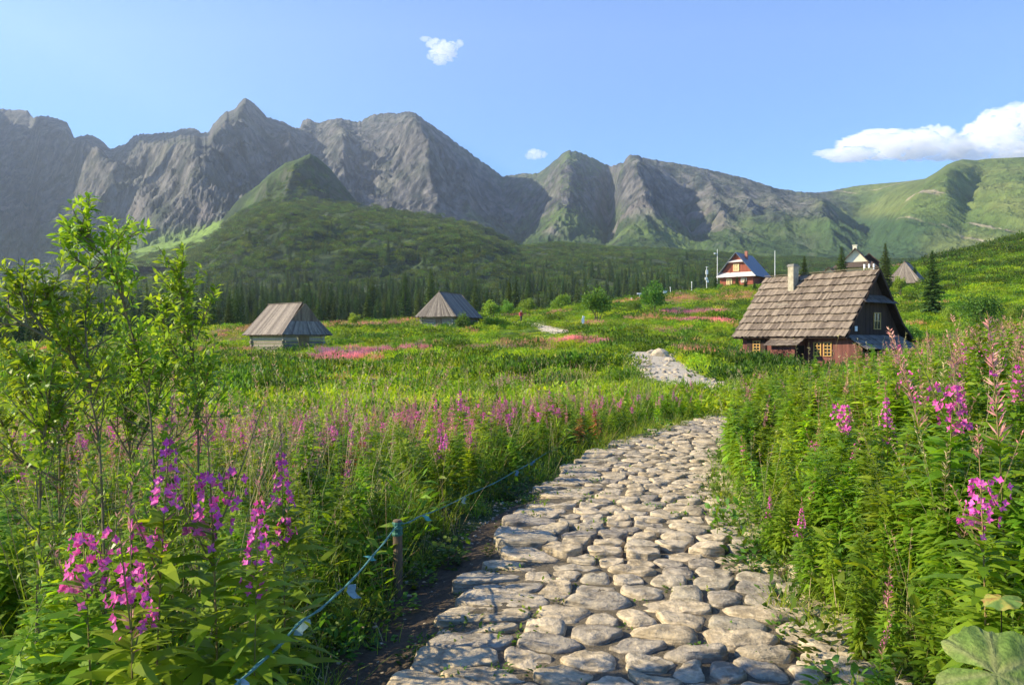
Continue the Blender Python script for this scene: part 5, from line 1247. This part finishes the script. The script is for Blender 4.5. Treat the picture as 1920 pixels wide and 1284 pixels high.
# hiker on the far path: one skinned body
M_skin = mat_plain('skin', (.55, .34, .25), .6, .05)
def hiker(px, Y, label):
    x = (px-CX)/F*Y; e = empty('person', (x, Y, gz(x, Y)), .4); tag(e, label, 'person')
    J = {'pel': ((0, 0, .95), .15), 'wst': ((0, 0, 1.1), .125), 'chs': ((0, -.02, 1.33), .155), 'nck': ((0, -.03, 1.5), .06), 'jaw': ((0, -.05, 1.58), .07), 'hd': ((0, -.045, 1.66), .098), 'top': ((0, -.03, 1.74), .06)}
    E_ = [('pel', 'wst'), ('wst', 'chs'), ('chs', 'nck'), ('nck', 'jaw'), ('jaw', 'hd'), ('hd', 'top')]
    for s, f in ((-1, -.16), (1, .14)):
        k = 'l' if s < 0 else 'r'
        J.update({k+'hip': ((s*.09, 0, .9), .10), k+'kn': ((s*.10, f*.9, .5), .065), k+'an': ((s*.10, f*.9+(.10 if f > 0 else 0), .09), .045), k+'to': ((s*.11, f*.9-.14+(.10 if f > 0 else 0), .04), .04),
                  k+'sh': ((s*.19, -.01, 1.43), .062), k+'el': ((s*.25, .05+f*.4, 1.15), .045), k+'wr': ((s*.24, -.10+f*.5, .95), .032), k+'hn': ((s*.235, -.14+f*.5, .87), .036)})
        E_ += [('pel', k+'hip'), (k+'hip', k+'kn'), (k+'kn', k+'an'), (k+'an', k+'to'), ('chs', k+'sh'), (k+'sh', k+'el'), (k+'el', k+'wr'), (k+'wr', k+'hn')]
    ks = list(J); me = bpy.data.meshes.new('body'); me.from_pydata([J[k][0] for k in ks], [(ks.index(a), ks.index(b)) for a, b in E_], [])
    o = link('body', me, e)
    M_dk = mat_plain('dark_trousers', (.05, .045, .05), .9, .1)
    kk = N('clothed_body'); z = kk.n('SeparateXYZ'); kk.l(kk.coord('Object'), z.inputs[0]); 
    kk.base(kk.ramp(kk.math('DIVIDE', z.outputs[2], 2.0), [(0, (.04, .03, .03)), (.06, (.045, .04, .05)), (.475, (.05, .045, .055)), (.48, (.35, .05, .05)), (.745, (.38, .06, .055)), (.75, (.55, .34, .25)), (1, (.55, .34, .25))]), .9); kk.t.nodes['Color Ramp'].color_ramp.interpolation = 'CONSTANT'
    me.materials.append(kk.m)
    m = o.modifiers.new('skin', 'SKIN'); m.use_smooth_shade = True
    for k, v in zip(ks, me.skin_vertices[0].data): v.radius = (J[k][1], J[k][1]*.85); v.use_root = (k == 'pel')
    s = o.modifiers.new('sub', 'SUBSURF'); s.levels = 1; s.render_levels = 2
    p = PM(); v = rdir(60, rs, .0, 1); p.cards(np.array([0, -.03, 1.68])+v*np.array([.085, .095, .09]), v+[0, 0, -.6], rdir(60, rs), .07, .05); link('hair', p.mesh('hair', [mat_plain('grey_hair', (.35, .33, .30), .8)]), e)
    bp = BM().box(-.17, .10, 1.02, .17, .34, 1.46).box(-.13, .34, 1.05, .13, .42, 1.25).bar((-.11, .12, 1.44), (-.11, -.13, 1.4), .05, .02).bar((.11, .12, 1.44), (.11, -.13, 1.4), .05, .02)
    b = link('backpack', bp.mesh('backpack', [mat_plain('pink_red_fabric', (.60, .16, .15), .8)]), e); m = b.modifiers.new('b', 'BEVEL'); m.width = .03; m.segments = 2
    return e
hiker(977, 111.5, 'hiker in a red top with a pink red backpack walking the far path')

# ------------------------------------------------------------------ trees
L_spr = mat_leaf('spruce_needles', (.035, .075, .02), (.11, .175, .035), .7, .15, .2, False)
L_dec = mat_leaf('bush_leaf', (.065, .135, .018), (.16, .26, .035), .55, .35, .3, False)
L_decl = mat_leaf('light_bush_leaf', (.13, .23, .026), (.24, .35, .05), .55, .35, .3, False)
M_bark = mat_plain('bark', (.10, .075, .055), .95, .3, 12, (4, 4, 1), .4)
def spruce(h, rs, dens=1.0, wid=.22):
    tr, cr = PM(), PM(); tr.tube([[0, 0, -.3], [0, 0, h*.5], [0, 0, h*.98]], [h*.018, h*.012, h*.002], 6)
    z = h*.06
    while z < h*.985:
        t = z/h; R = h*wid*(1-t)**.8*(.85+.3*rs.rand())*(1 if t > .1 else .75)+.05; nb = int(rs.randint(6, 9)); a0 = rs.rand()*6.28
        for i in range(nb):
            a = a0+i*6.283/nb+rs.randn()*.2; r = R*rs.uniform(.72, 1.12); el = rs.uniform(-.32, .0)-.12+(.75*t)
            d = np.array([math.cos(a)*math.cos(el), math.sin(a)*math.cos(el), math.sin(el)]); m = max(3, int(9*dens*(r/(h*wid))**.5)+2)
            u = (np.arange(m)+.6)/m; b = np.array([0, 0, z])+d*r*u[:, None]*.86+np.array([0, 0, -.10*r])*(u**2)[:, None]
            sd = np.cross(d, [0, 0, 1]); L = r*(.42-.22*u)+h*.012
            for s in (-1, 1):
                dd = d*.75+sd*s*.8+np.array([0, 0, -.25])+rs.randn(m, 3)*.12; cr.cards(b, dd, np.array([0, 0, 1.])+rs.randn(m, 3)*.5, L, L*.42, 0, rs=rs)
            cr.cards(b[-1:], d[None]+0., np.array([[0, 0, 1.]])+rs.randn(1, 3)*.2, np.array([r*.3]), np.array([r*.16]), 0, rs=rs)
            cr.cards(b[:-1], rs.randn(m-1, 3)*.3+np.array([0, 0, -1.]), rdir(m-1, rs), L[:-1]*.5, L[:-1]*.25, 0, rs=rs)
        z += h*.032*(1.1-.5*t)
    cr.cards(np.array([[0, 0, h*.93]]*4), np.array([0, 0, 1.])+rs.randn(4, 3)*.1, rdir(4, rs), h*.075, h*.015, 0, rs=rs)
    return tr, cr
def broad(h, w, rs, n=1500, leaf=.22, m=0, stems=4, low=.12):
    tr, cr = PM(), PM(); K = 22; cs = []
    for i in range(K):
        v = rdir(1, rs, -.5, 1)[0]; q = rs.rand()**.45; cs.append(np.array([v[0]*w*.36*q, v[1]*w*.36*q, h*(.53+.36*v[2]*q)]))
    cs = np.array(cs); cr_ = w*rs.uniform(.12, .22, K)
    for i in range(stems):
        e_ = cs[rs.randint(K)]; b = np.array([rs.randn()*.05*w, rs.randn()*.05*w, -.2]); mid = (b+e_)/2+np.array([0, 0, .1*h])
        tr.tube([b, mid*.6+b*.4, mid, e_], [h*.016, h*.012, h*.009, h*.004], 5)
        for j in range(3): tr.tube([mid, (mid+cs[(i*3+j) % K])/2+rs.randn(3)*.03*h, cs[(i*3+j) % K]], [h*.007, h*.005, h*.002], 4)
    j = rs.randint(0, K, n); v = rdir(n, rs); c = cs[j]+v*(cr_[j]*(.45+.6*rs.rand(n)))[:, None]; c[:, 2] = np.maximum(c[:, 2], h*low*rs.rand(n))
    cr.cards(c, v+rs.randn(n, 3)*.8, rdir(n, rs), leaf*(.6+.7*rs.rand(n)), leaf*.5, m, rs=rs)
    return tr, cr
rs = np.random.RandomState(321)
SPV = [spruce(10, rs, .8, w) for w in (.16, .20, .24, .18)]
SPM = [(a.mesh('trunk', [M_bark]), b.mesh('crown', [L_spr])) for a, b in SPV]
SPF = [PM().merge(a, b).mesh('spruce', [L_spr]) for a, b in [spruce(10, rs, .4, w) for w in (.17, .21, .26, .14)]]
def put_tree(name, px, Y, pytop, meshes, refh, label, cat, group=None, wide=1.0, rz=0, sink=.1):
    x = (px-CX)/F*Y; z = gz(x, Y); h = EYE-(pytop-CY)/F*Y-z; e = empty(name, (x, Y, z-sink), rz); s = h/refh; e.scale = (s*wide, s*wide, s)
    for nm, me in zip(('trunk', 'crown'), meshes):
        o = bpy.data.objects.new(nm, me); COL.objects.link(o); o.parent = e
    return tag(e, label, cat, group)
for (px, Y, py, k, wd, lab) in [
    (1748, 88, 470, 2, 1.0, 'dark spruce standing on the slope right of the pale roofed hut, the largest in view'), (1660, 140, 456, 1, 1.1, 'slim spruce rising between the manor roofs and the pale roofed hut'), (1578, 140, 462, 1, 1.2, 'young spruce in front of the dark stepped manor roofs'),
    (1508, 135, 480, 2, 1.0, 'small spruce top showing behind the big house chimney'), (1398, 168, 520, 2, 1.3, 'bushy young spruce right of the red brown house gable'), (1382, 170, 517, 2, 1.4, 'young spruce in front of the red brown house wall'), (1342, 172, 514, 2, 1.2, 'short spruce at the left corner of the red brown house'),
    (1715, 150, 494, 1, 1.0, 'little spruce behind the ridge of the pale roofed hut'), (1415, 160, 528, 2, 1.5, 'low spruce left of the big house roof end'), (955, 150, 520, 0, 1.0, 'taller dark spruce left of the round light green bushes'), (1060, 160, 538, 1, 1.1, 'spruce behind the bright round bush'), (760, 210, 512, 0, 1.0, 'tall spruce rising behind the second hut')]:
    put_tree('spruce_tree', px, Y, py, SPM[k], 9.8, lab, 'tree', None, wd, rs.rand()*6)
def bb(h, w, n, leaf, light, seed):
    r = np.random.RandomState(seed); a, b = broad(h, w, r, n, leaf); return a.mesh('trunk', [M_bark]), b.mesh('crown', [L_decl if light else L_dec])
BB = [bb(4, 3.6, 2600, .26, True, 1), bb(4, 4.4, 2600, .26, False, 2), bb(4, 3.0, 1800, .28, True, 3), bb(4, 5.0, 2600, .28, False, 4), bb(4, 4.6, 2200, .3, True, 5)]
for (px, Y, py, k, wd, lab) in [
    (1120, 100, 534, 0, 1.0, 'round bright green bush in the middle of the meadow'), (1227, 108, 526, 1, .9, 'dark rounded tree right of the bright green bush'), (990, 135, 556, 4, 1.0, 'light green shrub behind the far path, right of the gap'), (950, 128, 560, 0, 1.0, 'light shrub between the second hut and the far path'),
    (922, 118, 556, 2, 1.1, 'slender pale shrub right of the second hut'), (868, 90, 584, 1, .8, 'small dark leafy bush growing against the second hut'), (893, 104, 588, 0, 1.0, 'low bush to the right of the second hut'), (1052, 138, 548, 4, 1.0, 'broad light bush behind the bright green one'), (1188, 112, 562, 3, 1.0, 'low wide bush left of the dark rounded tree'),
    (1835, 72, 548, 3, 1.05, 'large dark leafy shrub on the right hillside above the flower spires'), (1780, 80, 570, 4, .8, 'pale leafy shrub beside the largest spruce'), (1900, 74, 575, 4, 1.0, 'shrub at the right border of the hillside'), (1625, 132, 500, 4, .9, 'pale bush right of the manor'), (1688, 128, 512, 2, .9, 'small thin bush at the corner of the pale roofed hut'),
    (1350, 165, 531, 3, .9, 'flat dark bush below the red brown house'), (1310, 160, 538, 4, .9, 'light low bush at the foot of the weather station'), (1440, 150, 528, 3, 1.0, 'dark bush between the red brown house and the big house roof'), (665, 104, 582, 2, 1.0, 'light young tree standing against the forest between the two huts'),
    (1700, 62, 600, 4, .9, 'green shrub just right of the big house gable'), (1480, 45, 655, 2, .7, 'leafy shrub in front of the big house porch')]:
    put_tree('leafy_bush', px, Y, py, BB[k], 4.0, lab, 'bush', None, wd, rs.rand()*6)
a, b = broad(2, 1.7, np.random.RandomState(9), 700, .12); put_tree('dried_bush', 1468, 49, 646, (a.mesh('trunk', [M_bark]), b.mesh('crown', [L_red])), 2.0, 'withered brown bush leaning on the porch of the big house', 'bush')
# conifer woods
FR = []
def wood(n, pxr, Yr, pj, hr):
    for i in range(n):
        Y = math.exp(rs.uniform(math.log(Yr[0]), math.log(Yr[1]))); px = rs.uniform(*pxr); x = (px-CX)/F*Y
        if pj(px, Y) > rs.rand(): FR.append((x, Y, rs.uniform(*hr)*(.6+.6*rs.rand()), px))
wood(150, (-80, 470), (125, 240), lambda p, y: 1.0 if p < 430 else .6, (6, 9.5))
wood(2200, (-80, 1000), (230, 600), lambda p, y: (.98-.75*sstep(600, 950, p)-.55*sstep(380, 600, y))*(pn(p/38, y/45, 15) > -.2), (7, 16))
wood(520, (850, 1330), (240, 560), lambda p, y: .35-.2*sstep(1100, 1300, p), (6, 10))
wood(2600, (100, 1330), (460, 950), lambda p, y: (.8-.65*sstep(500, 950, y))*(pn(p/60, y/90, 5) > .0), (7, 14))
wood(60, (470, 960), (150, 235), lambda p, y: .6, (4, 7.5))
FR.sort(key=lambda t: t[1]); FR = np.array(FR); zF = Z2(FR[:, 3], FR[:, 0], FR[:, 1])
ni = 270
def wf(px): return 'behind the willow saplings' if px < 330 else 'left of the first hut' if px < 470 else 'behind the first hut' if px < 620 else 'between the two huts' if px < 790 else 'behind and right of the second hut'
for i in range(ni):
    x, y, h, px = FR[i]; o = bpy.data.objects.new('spruce', SPF[rs.randint(4)]); COL.objects.link(o); o.location = (x, y, zF[i]-.2); s = h/9.8; o.scale = (s, s, s); o.rotation_euler = (0, 0, rs.rand()*6.28)
    tag(o, 'dark spruce in the dense forest edge, '+wf(px), 'tree', 'spruces at the forest edge, '+wf(px))
c_sp = bpy.data.collections.new('spruce_kinds')
for i, me in enumerate(SPF): c_sp.objects.link(bpy.data.objects.new('s%02d' % i, me))
n = len(FR)-ni; s = FR[ni:, 2]/9.8
scatter('forest', np.c_[FR[ni:, 0], FR[ni:, 1], zF[ni:]-.2], rotz(n, rs, .02), scl3(s), rs.randint(0, 4, n), 1.0, c_sp, 'distant spruce forest climbing the lower slopes behind the huts', 'forest')
print('forest', len(FR))

# ------------------------------------------------------------------ willow saplings, left foreground
L_wil = mat_leaf('willow_leaf', (.15, .28, .022), (.32, .46, .05), .42, .45, .4, False, .02, .2)
M_wbark = mat_plain('willow_bark', (.17, .14, .07), .8, .25, 30)
def sapling(name, stems, label, rs, base_py=None):
    """stems: lists of (px, py, Y) from the ground up; each stem carries side twigs with leaves"""
    b0 = stems[0][0]; x0, y0 = (b0[0]-CX)/F*b0[2], b0[2]; z0 = gz(x0, y0); e = tag(empty(name, (x0, y0, z0)), label, 'sapling')
    tr, lf = PM(), PM(); o = np.array([x0, y0, z0])
    def tuft(tip, d, n, L):
        a = np.arange(n)*2.4+rs.rand()*6; el = rs.uniform(.1, 1.15, n)
        s1 = unit(np.cross(d, [.3, .2, 1.])); s2 = np.cross(d, s1); u = rs.rand(n)
        dd = (s1*np.cos(a)[:, None]+s2*np.sin(a)[:, None])*np.cos(el)[:, None]+d*np.sin(el)[:, None]
        lf.leaves(tip-d*(u*L*2.2)[:, None], dd, rs.randn(n, 3)*.4+np.array([0, 0, 1.]), L*(.65+.6*rs.rand(n)), L*.36*(.7+.5*rs.rand(n)), .25+.2*rs.randn(n), 0, rs=rs, wide=.5)
    for st_ in stems:
        P = np.array([((a-CX)/F*Y, Y, EYE-(b-CY)/F*Y) for a, b, Y in st_])
        if st_ is stems[0]: P[0] = o+[0, 0, -.05]
        t = np.linspace(0, len(P)-1, 24); C = np.stack([np.interp(t, np.arange(len(P)), P[:, i]) for i in range(3)], 1)
        for _ in range(3): C[1:-1] = .25*C[:-2]+.5*C[1:-1]+.25*C[2:]
        C = C-o; r = np.linspace(.0058, .0018, 24); tr.tube(C, r, 6)
        Ltot = np.linalg.norm(np.diff(C, axis=0), axis=1).sum(); ntw = int(Ltot*32)
        for i in range(ntw):
            u = .10+.87*rs.rand()**1.25; k = u*23; ki = int(k); b = C[ki]+(C[min(ki+1, 23)]-C[ki])*(k-ki); ax = unit(C[min(ki+1, 23)]-C[max(ki-1, 0)])
            d = unit(ax*.75+rs.randn(3)*.5+[0, 0, .35]); ll = rs.uniform(.08, .30)*(1.15-u*.6)
            q = b+d*ll*.6+[0, 0, .0]; tip = b+d*ll+np.array([0, 0, .06*ll]); tr.tube([b, q, tip], [.0035, .0025, .0012], 4); tuft(tip, unit(d+[0, 0, .4]), int(rs.randint(12, 20)), .047)
        tuft(C[-1], unit(C[-1]-C[-3]), 16, .05); tuft(C[-3], unit(C[-1]-C[-3]), 12, .048)
    link('trunk', tr.mesh('trunk', [M_wbark]), e); link('crown', lf.mesh('crown', [L_wil]), e); return e
rs = np.random.RandomState(8)
D = 3.5
sapling('willow_sapling', [[(300, 1050, D), (290, 800, D), (265, 690, D), (232, 570, D), (205, 490, D-.1), (160, 445, D-.1), (148, 415, D-.1)], [(232, 570, D), (222, 500, D+.1), (222, 440, D+.1), (232, 452, D+.2)], [(205, 500, D), (165, 505, D-.1), (128, 470, D-.1)]], 'tallest willow sapling with a long bare stem leaning left over the flowers', rs)
sapling('willow_sapling', [[(205, 1050, D-.3), (190, 820, D-.3), (155, 700, D-.3), (100, 600, D-.3), (80, 545, D-.3)], [(155, 700, D-.3), (60, 590, D-.4), (10, 500, D-.4)], [(170, 740, D-.3), (160, 620, D-.3), (162, 530, D-.2)], [(100, 640, D-.4), (30, 600, D-.5), (-20, 560, D-.5)]], 'dense spreading willow sapling at the left border', rs)
sapling('willow_sapling', [[(375, 1050, D+.3), (372, 820, D+.3), (368, 700, D+.3), (345, 590, D+.3), (335, 500, D+.3)], [(368, 720, D+.3), (310, 640, D+.3), (300, 560, D+.3)], [(360, 660, D+.3), (385, 590, D+.4)]], 'upright willow sapling to the right of the tall leaning one, before the forest', rs)
sapling('willow_sapling', [[(60, 1100, 3.0), (75, 900, 3.0), (90, 760, 3.0), (55, 680, 3.0)], [(90, 800, 3.0), (120, 760, 3.0)]], 'low young willow sapling near the left border, below the dense spreading one', rs)
sapling('willow_bush', [[(250, 1080, 3.8), (245, 860, 3.8), (235, 760, 3.8), (250, 660, 3.8)], [(248, 860, 3.8), (300, 740, 3.9), (310, 640, 3.9)], [(245, 860, 3.8), (190, 760, 3.8), (185, 680, 3.8)], [(245, 900, 3.8), (350, 800, 3.7), (400, 690, 3.7)]], 'bushy willow growing low between the tall leaning sapling and the upright one', rs)
sapling('willow_bush', [[(110, 1080, 3.6), (112, 860, 3.6), (105, 700, 3.6), (120, 600, 3.6)], [(112, 860, 3.6), (50, 760, 3.6), (20, 650, 3.6)], [(112, 830, 3.6), (160, 740, 3.6), (150, 640, 3.6)], [(110, 900, 3.6), (30, 860, 3.5), (-10, 760, 3.5)]], 'leafy willow clump filling the left border between the saplings', rs)

# ------------------------------------------------------------------ big butterbur leaves at the lower right
k = N('butterbur_leaf'); v = k.coord('Object'); a = k.noise(9, 5, v, .6); b = k.noise(70, 4, v, .7); vn = k.attr('vein', out='Fac')
c = k.ramp(a, [(.3, (.08, .15, .025)), (.5, (.14, .21, .045)), (.62, (.19, .24, .06)), (.75, (.28, .22, .09))]); c = k.mix(k.math('MULTIPLY', vn, .55), c, (.24, .24, .11)); c = k.mix(1.0, c, k.ramp(b, [(.3, (.65, .65, .6)), (.7, (1.25, 1.25, 1.2))]), 'MULTIPLY')
k.base(c, .75, .2); k.bump(k.math('ADD', b, k.math('MULTIPLY', vn, -1.5)), .9, .008); M_bur = k.m
k = N('yellowed_leaf'); a = k.noise(12, 4, k.coord('Object')); k.base(k.ramp(a, [(.35, (.26, .12, .04)), (.45, (.26, .24, .05)), (.56, (.10, .17, .035))]), .7); M_yl = k.m
def butterbur(px, py, Y, R, tilt, rz, m, label, stalk=True):
    x, y, z = (px-CX)/F*Y, Y, EYE-(py-CY)/F*Y; g = gz(x, y); e = tag(empty('butterbur', (x, y, g)), label, 'leaf')
    nr, na = 26, 120; an = np.linspace(.12, 2*np.pi-.12, na); r = np.linspace(0, 1, nr)[:, None]
    edge = R*(1+.10*np.cos(an)*-1+.09*np.abs(np.sin(an*4.5+.4))+.05*pn(an*5, an*0, 4)+.045*np.abs(pn(an*22, an*0, 3)))*(1-.42*np.exp(-(np.minimum(an, 2*np.pi-an)/.28)**2))
    X = r*edge*np.cos(an); Yl = r*edge*np.sin(an); veins = np.zeros((nr, na))
    for i in range(7):
        va = .5+i*(2*np.pi-1.0)/6; veins = np.maximum(veins, np.exp(-((an-va)*np.maximum(r, .05)*R/.011)**2))
        for q in (-1, 1): veins = np.maximum(veins, .6*np.exp(-(((an-va)-q*.28*(r-.45))*R*np.maximum(r, .1)/.007)**2)*(r > .45))
    Z = -.18*R*r**2+.045*R*np.cos(an*7)*r**1.5+.03*R*fbm(X/R*3, Yl/R*3, 3, 5)-.02*R*veins
    o = link('leaf_blade', gridmesh('leaf_blade', X, Yl, Z, [m], attrs={'vein': veins}), e); o.location = (0, 0, z-g); o.rotation_euler = (Matrix.Rotation(tilt[0], 4, 'X') @ Matrix.Rotation(tilt[1], 4, 'Y') @ Matrix.Rotation(rz, 4, 'Z')).to_euler()
    p = PM(); p.tube([[.05, .08, -.02], [.03, .05, (z-g)*.5], [0, 0, z-g-.005]], [R*.045, R*.04, R*.03], 8); link('stalk', p.mesh('stalk', [L_stem]), e); return e
butterbur(1868, 1262, 2.35, .17, (.62, -.15), 2.6, M_bur, 'huge pale green butterbur leaf filling the bottom right corner')
butterbur(1878, 1120, 3.0, .062, (.12, -.2), 1.0, M_yl, 'smaller yellowing orange tipped leaf above the huge butterbur leaf')

# ------------------------------------------------------------------ clouds
def cloud(blobs, Y, dens, label, rs, n=9, flat=.7):
    """soft heaps of mist: closed lumps filled with a thin scattering volume"""
    import bmesh
    k = N('cloud_vapour'); t = k.t; t.nodes.remove(k.p); vo = t.nodes.new('ShaderNodeVolumeScatter'); vo.inputs['Color'].default_value = (1, 1, 1, 1); vo.inputs['Density'].default_value = dens; vo.inputs['Anisotropy'].default_value = 0
    t.links.new(vo.outputs[0], k.out.inputs['Volume']); out = None
    bm = bmesh.new(); x0, y0, z0 = (blobs[0][0]-CX)/F*Y, Y, EYE-(blobs[0][1]-CY)/F*Y
    for (px, py, rx, ry) in blobs:
        c = np.array([(px-CX)/F*Y-x0, rs.randn()*rx/F*Y*.15, (CY-py)/F*Y+EYE-z0]); R = np.array([rx, (rx+ry)*.5, ry])/F*Y
        m = bmesh.ops.create_icosphere(bm, subdivisions=5 if rx > 20 else 4, radius=1)['verts']; V = np.array([v.co[:] for v in m]); sd = rs.randint(99)
        V = V*(1+.45*fbm(V[:, 0]*1.7+sd, V[:, 2]*1.7+V[:, 1], 5, sd, .7)[:, None]+.22*pn(V[:, 0]*5+sd, V[:, 2]*5-V[:, 1]*3, sd+3)[:, None])*R+c
        for v, q in zip(m, V): v.co = q
    me = bpy.data.meshes.new('cloud'); bm.to_mesh(me); bm.free(); me.materials.append(k.m)
    return tag(link('cloud', me, loc=(x0, y0, z0)), label, 'cloud')
YC = 6200
rs = np.random.RandomState(15)
cloud([(832, 98, 26, 18), (815, 82, 18, 9), (798, 74, 12, 4.5), (845, 88, 16, 10), (825, 112, 16, 10), (862, 82, 8, 7), (812, 106, 12, 8)], YC, .009, 'small wispy white cloud high above the middle peak', rs)
cloud([(1002, 289, 15, 10), (1015, 290, 12, 7), (992, 293, 8, 6)], YC, .009, 'tiny white puff above the saddle between two peaks', rs)
cloud([(1590, 292, 50, 13), (1560, 288, 34, 7), (1640, 275, 70, 22), (1700, 278, 70, 24), (1660, 252, 60, 12), (1755, 262, 42, 26), (1770, 285, 50, 18), (1720, 250, 36, 9)], YC, .009, 'long flat white cloud above the green ridge on the right', rs)
cloud([(1850, 262, 58, 38), (1900, 240, 60, 40), (1870, 222, 34, 18), (1905, 210, 30, 16), (1820, 280, 40, 26), (1900, 290, 80, 30), (1960, 250, 70, 45)], YC, .009, 'big billowing white cloud behind the right shoulder of the green ridge', rs)

# ------------------------------------------------------------------ haze
k = N('haze_air'); t = k.t; t.nodes.remove(k.p); vo = t.nodes.new('ShaderNodeVolumePrincipled'); vo.inputs['Color'].default_value = (.72, .85, 1, 1); vo.inputs['Density'].default_value = 8e-5; vo.inputs['Anisotropy'].default_value = .3
t.links.new(vo.outputs[0], k.out.inputs['Volume'])
x0, x1, y0, y1, z0, z1 = -4500., 4500., -60., 5600., -260., 2150.
V = [(x, y, z) for z in (z0, z1) for y in (y0, y1) for x in (x0, x1)]
me = bpy.data.meshes.new('haze'); me.from_pydata(V, [], [(0, 2, 3, 1), (4, 5, 7, 6), (0, 1, 5, 4), (2, 6, 7, 3), (0, 4, 6, 2), (1, 3, 7, 5)]); me.materials.append(k.m)
o = link('haze', me); tag(o, 'thin blue haze of the evening air softening the mountains', 'haze', kind='stuff')
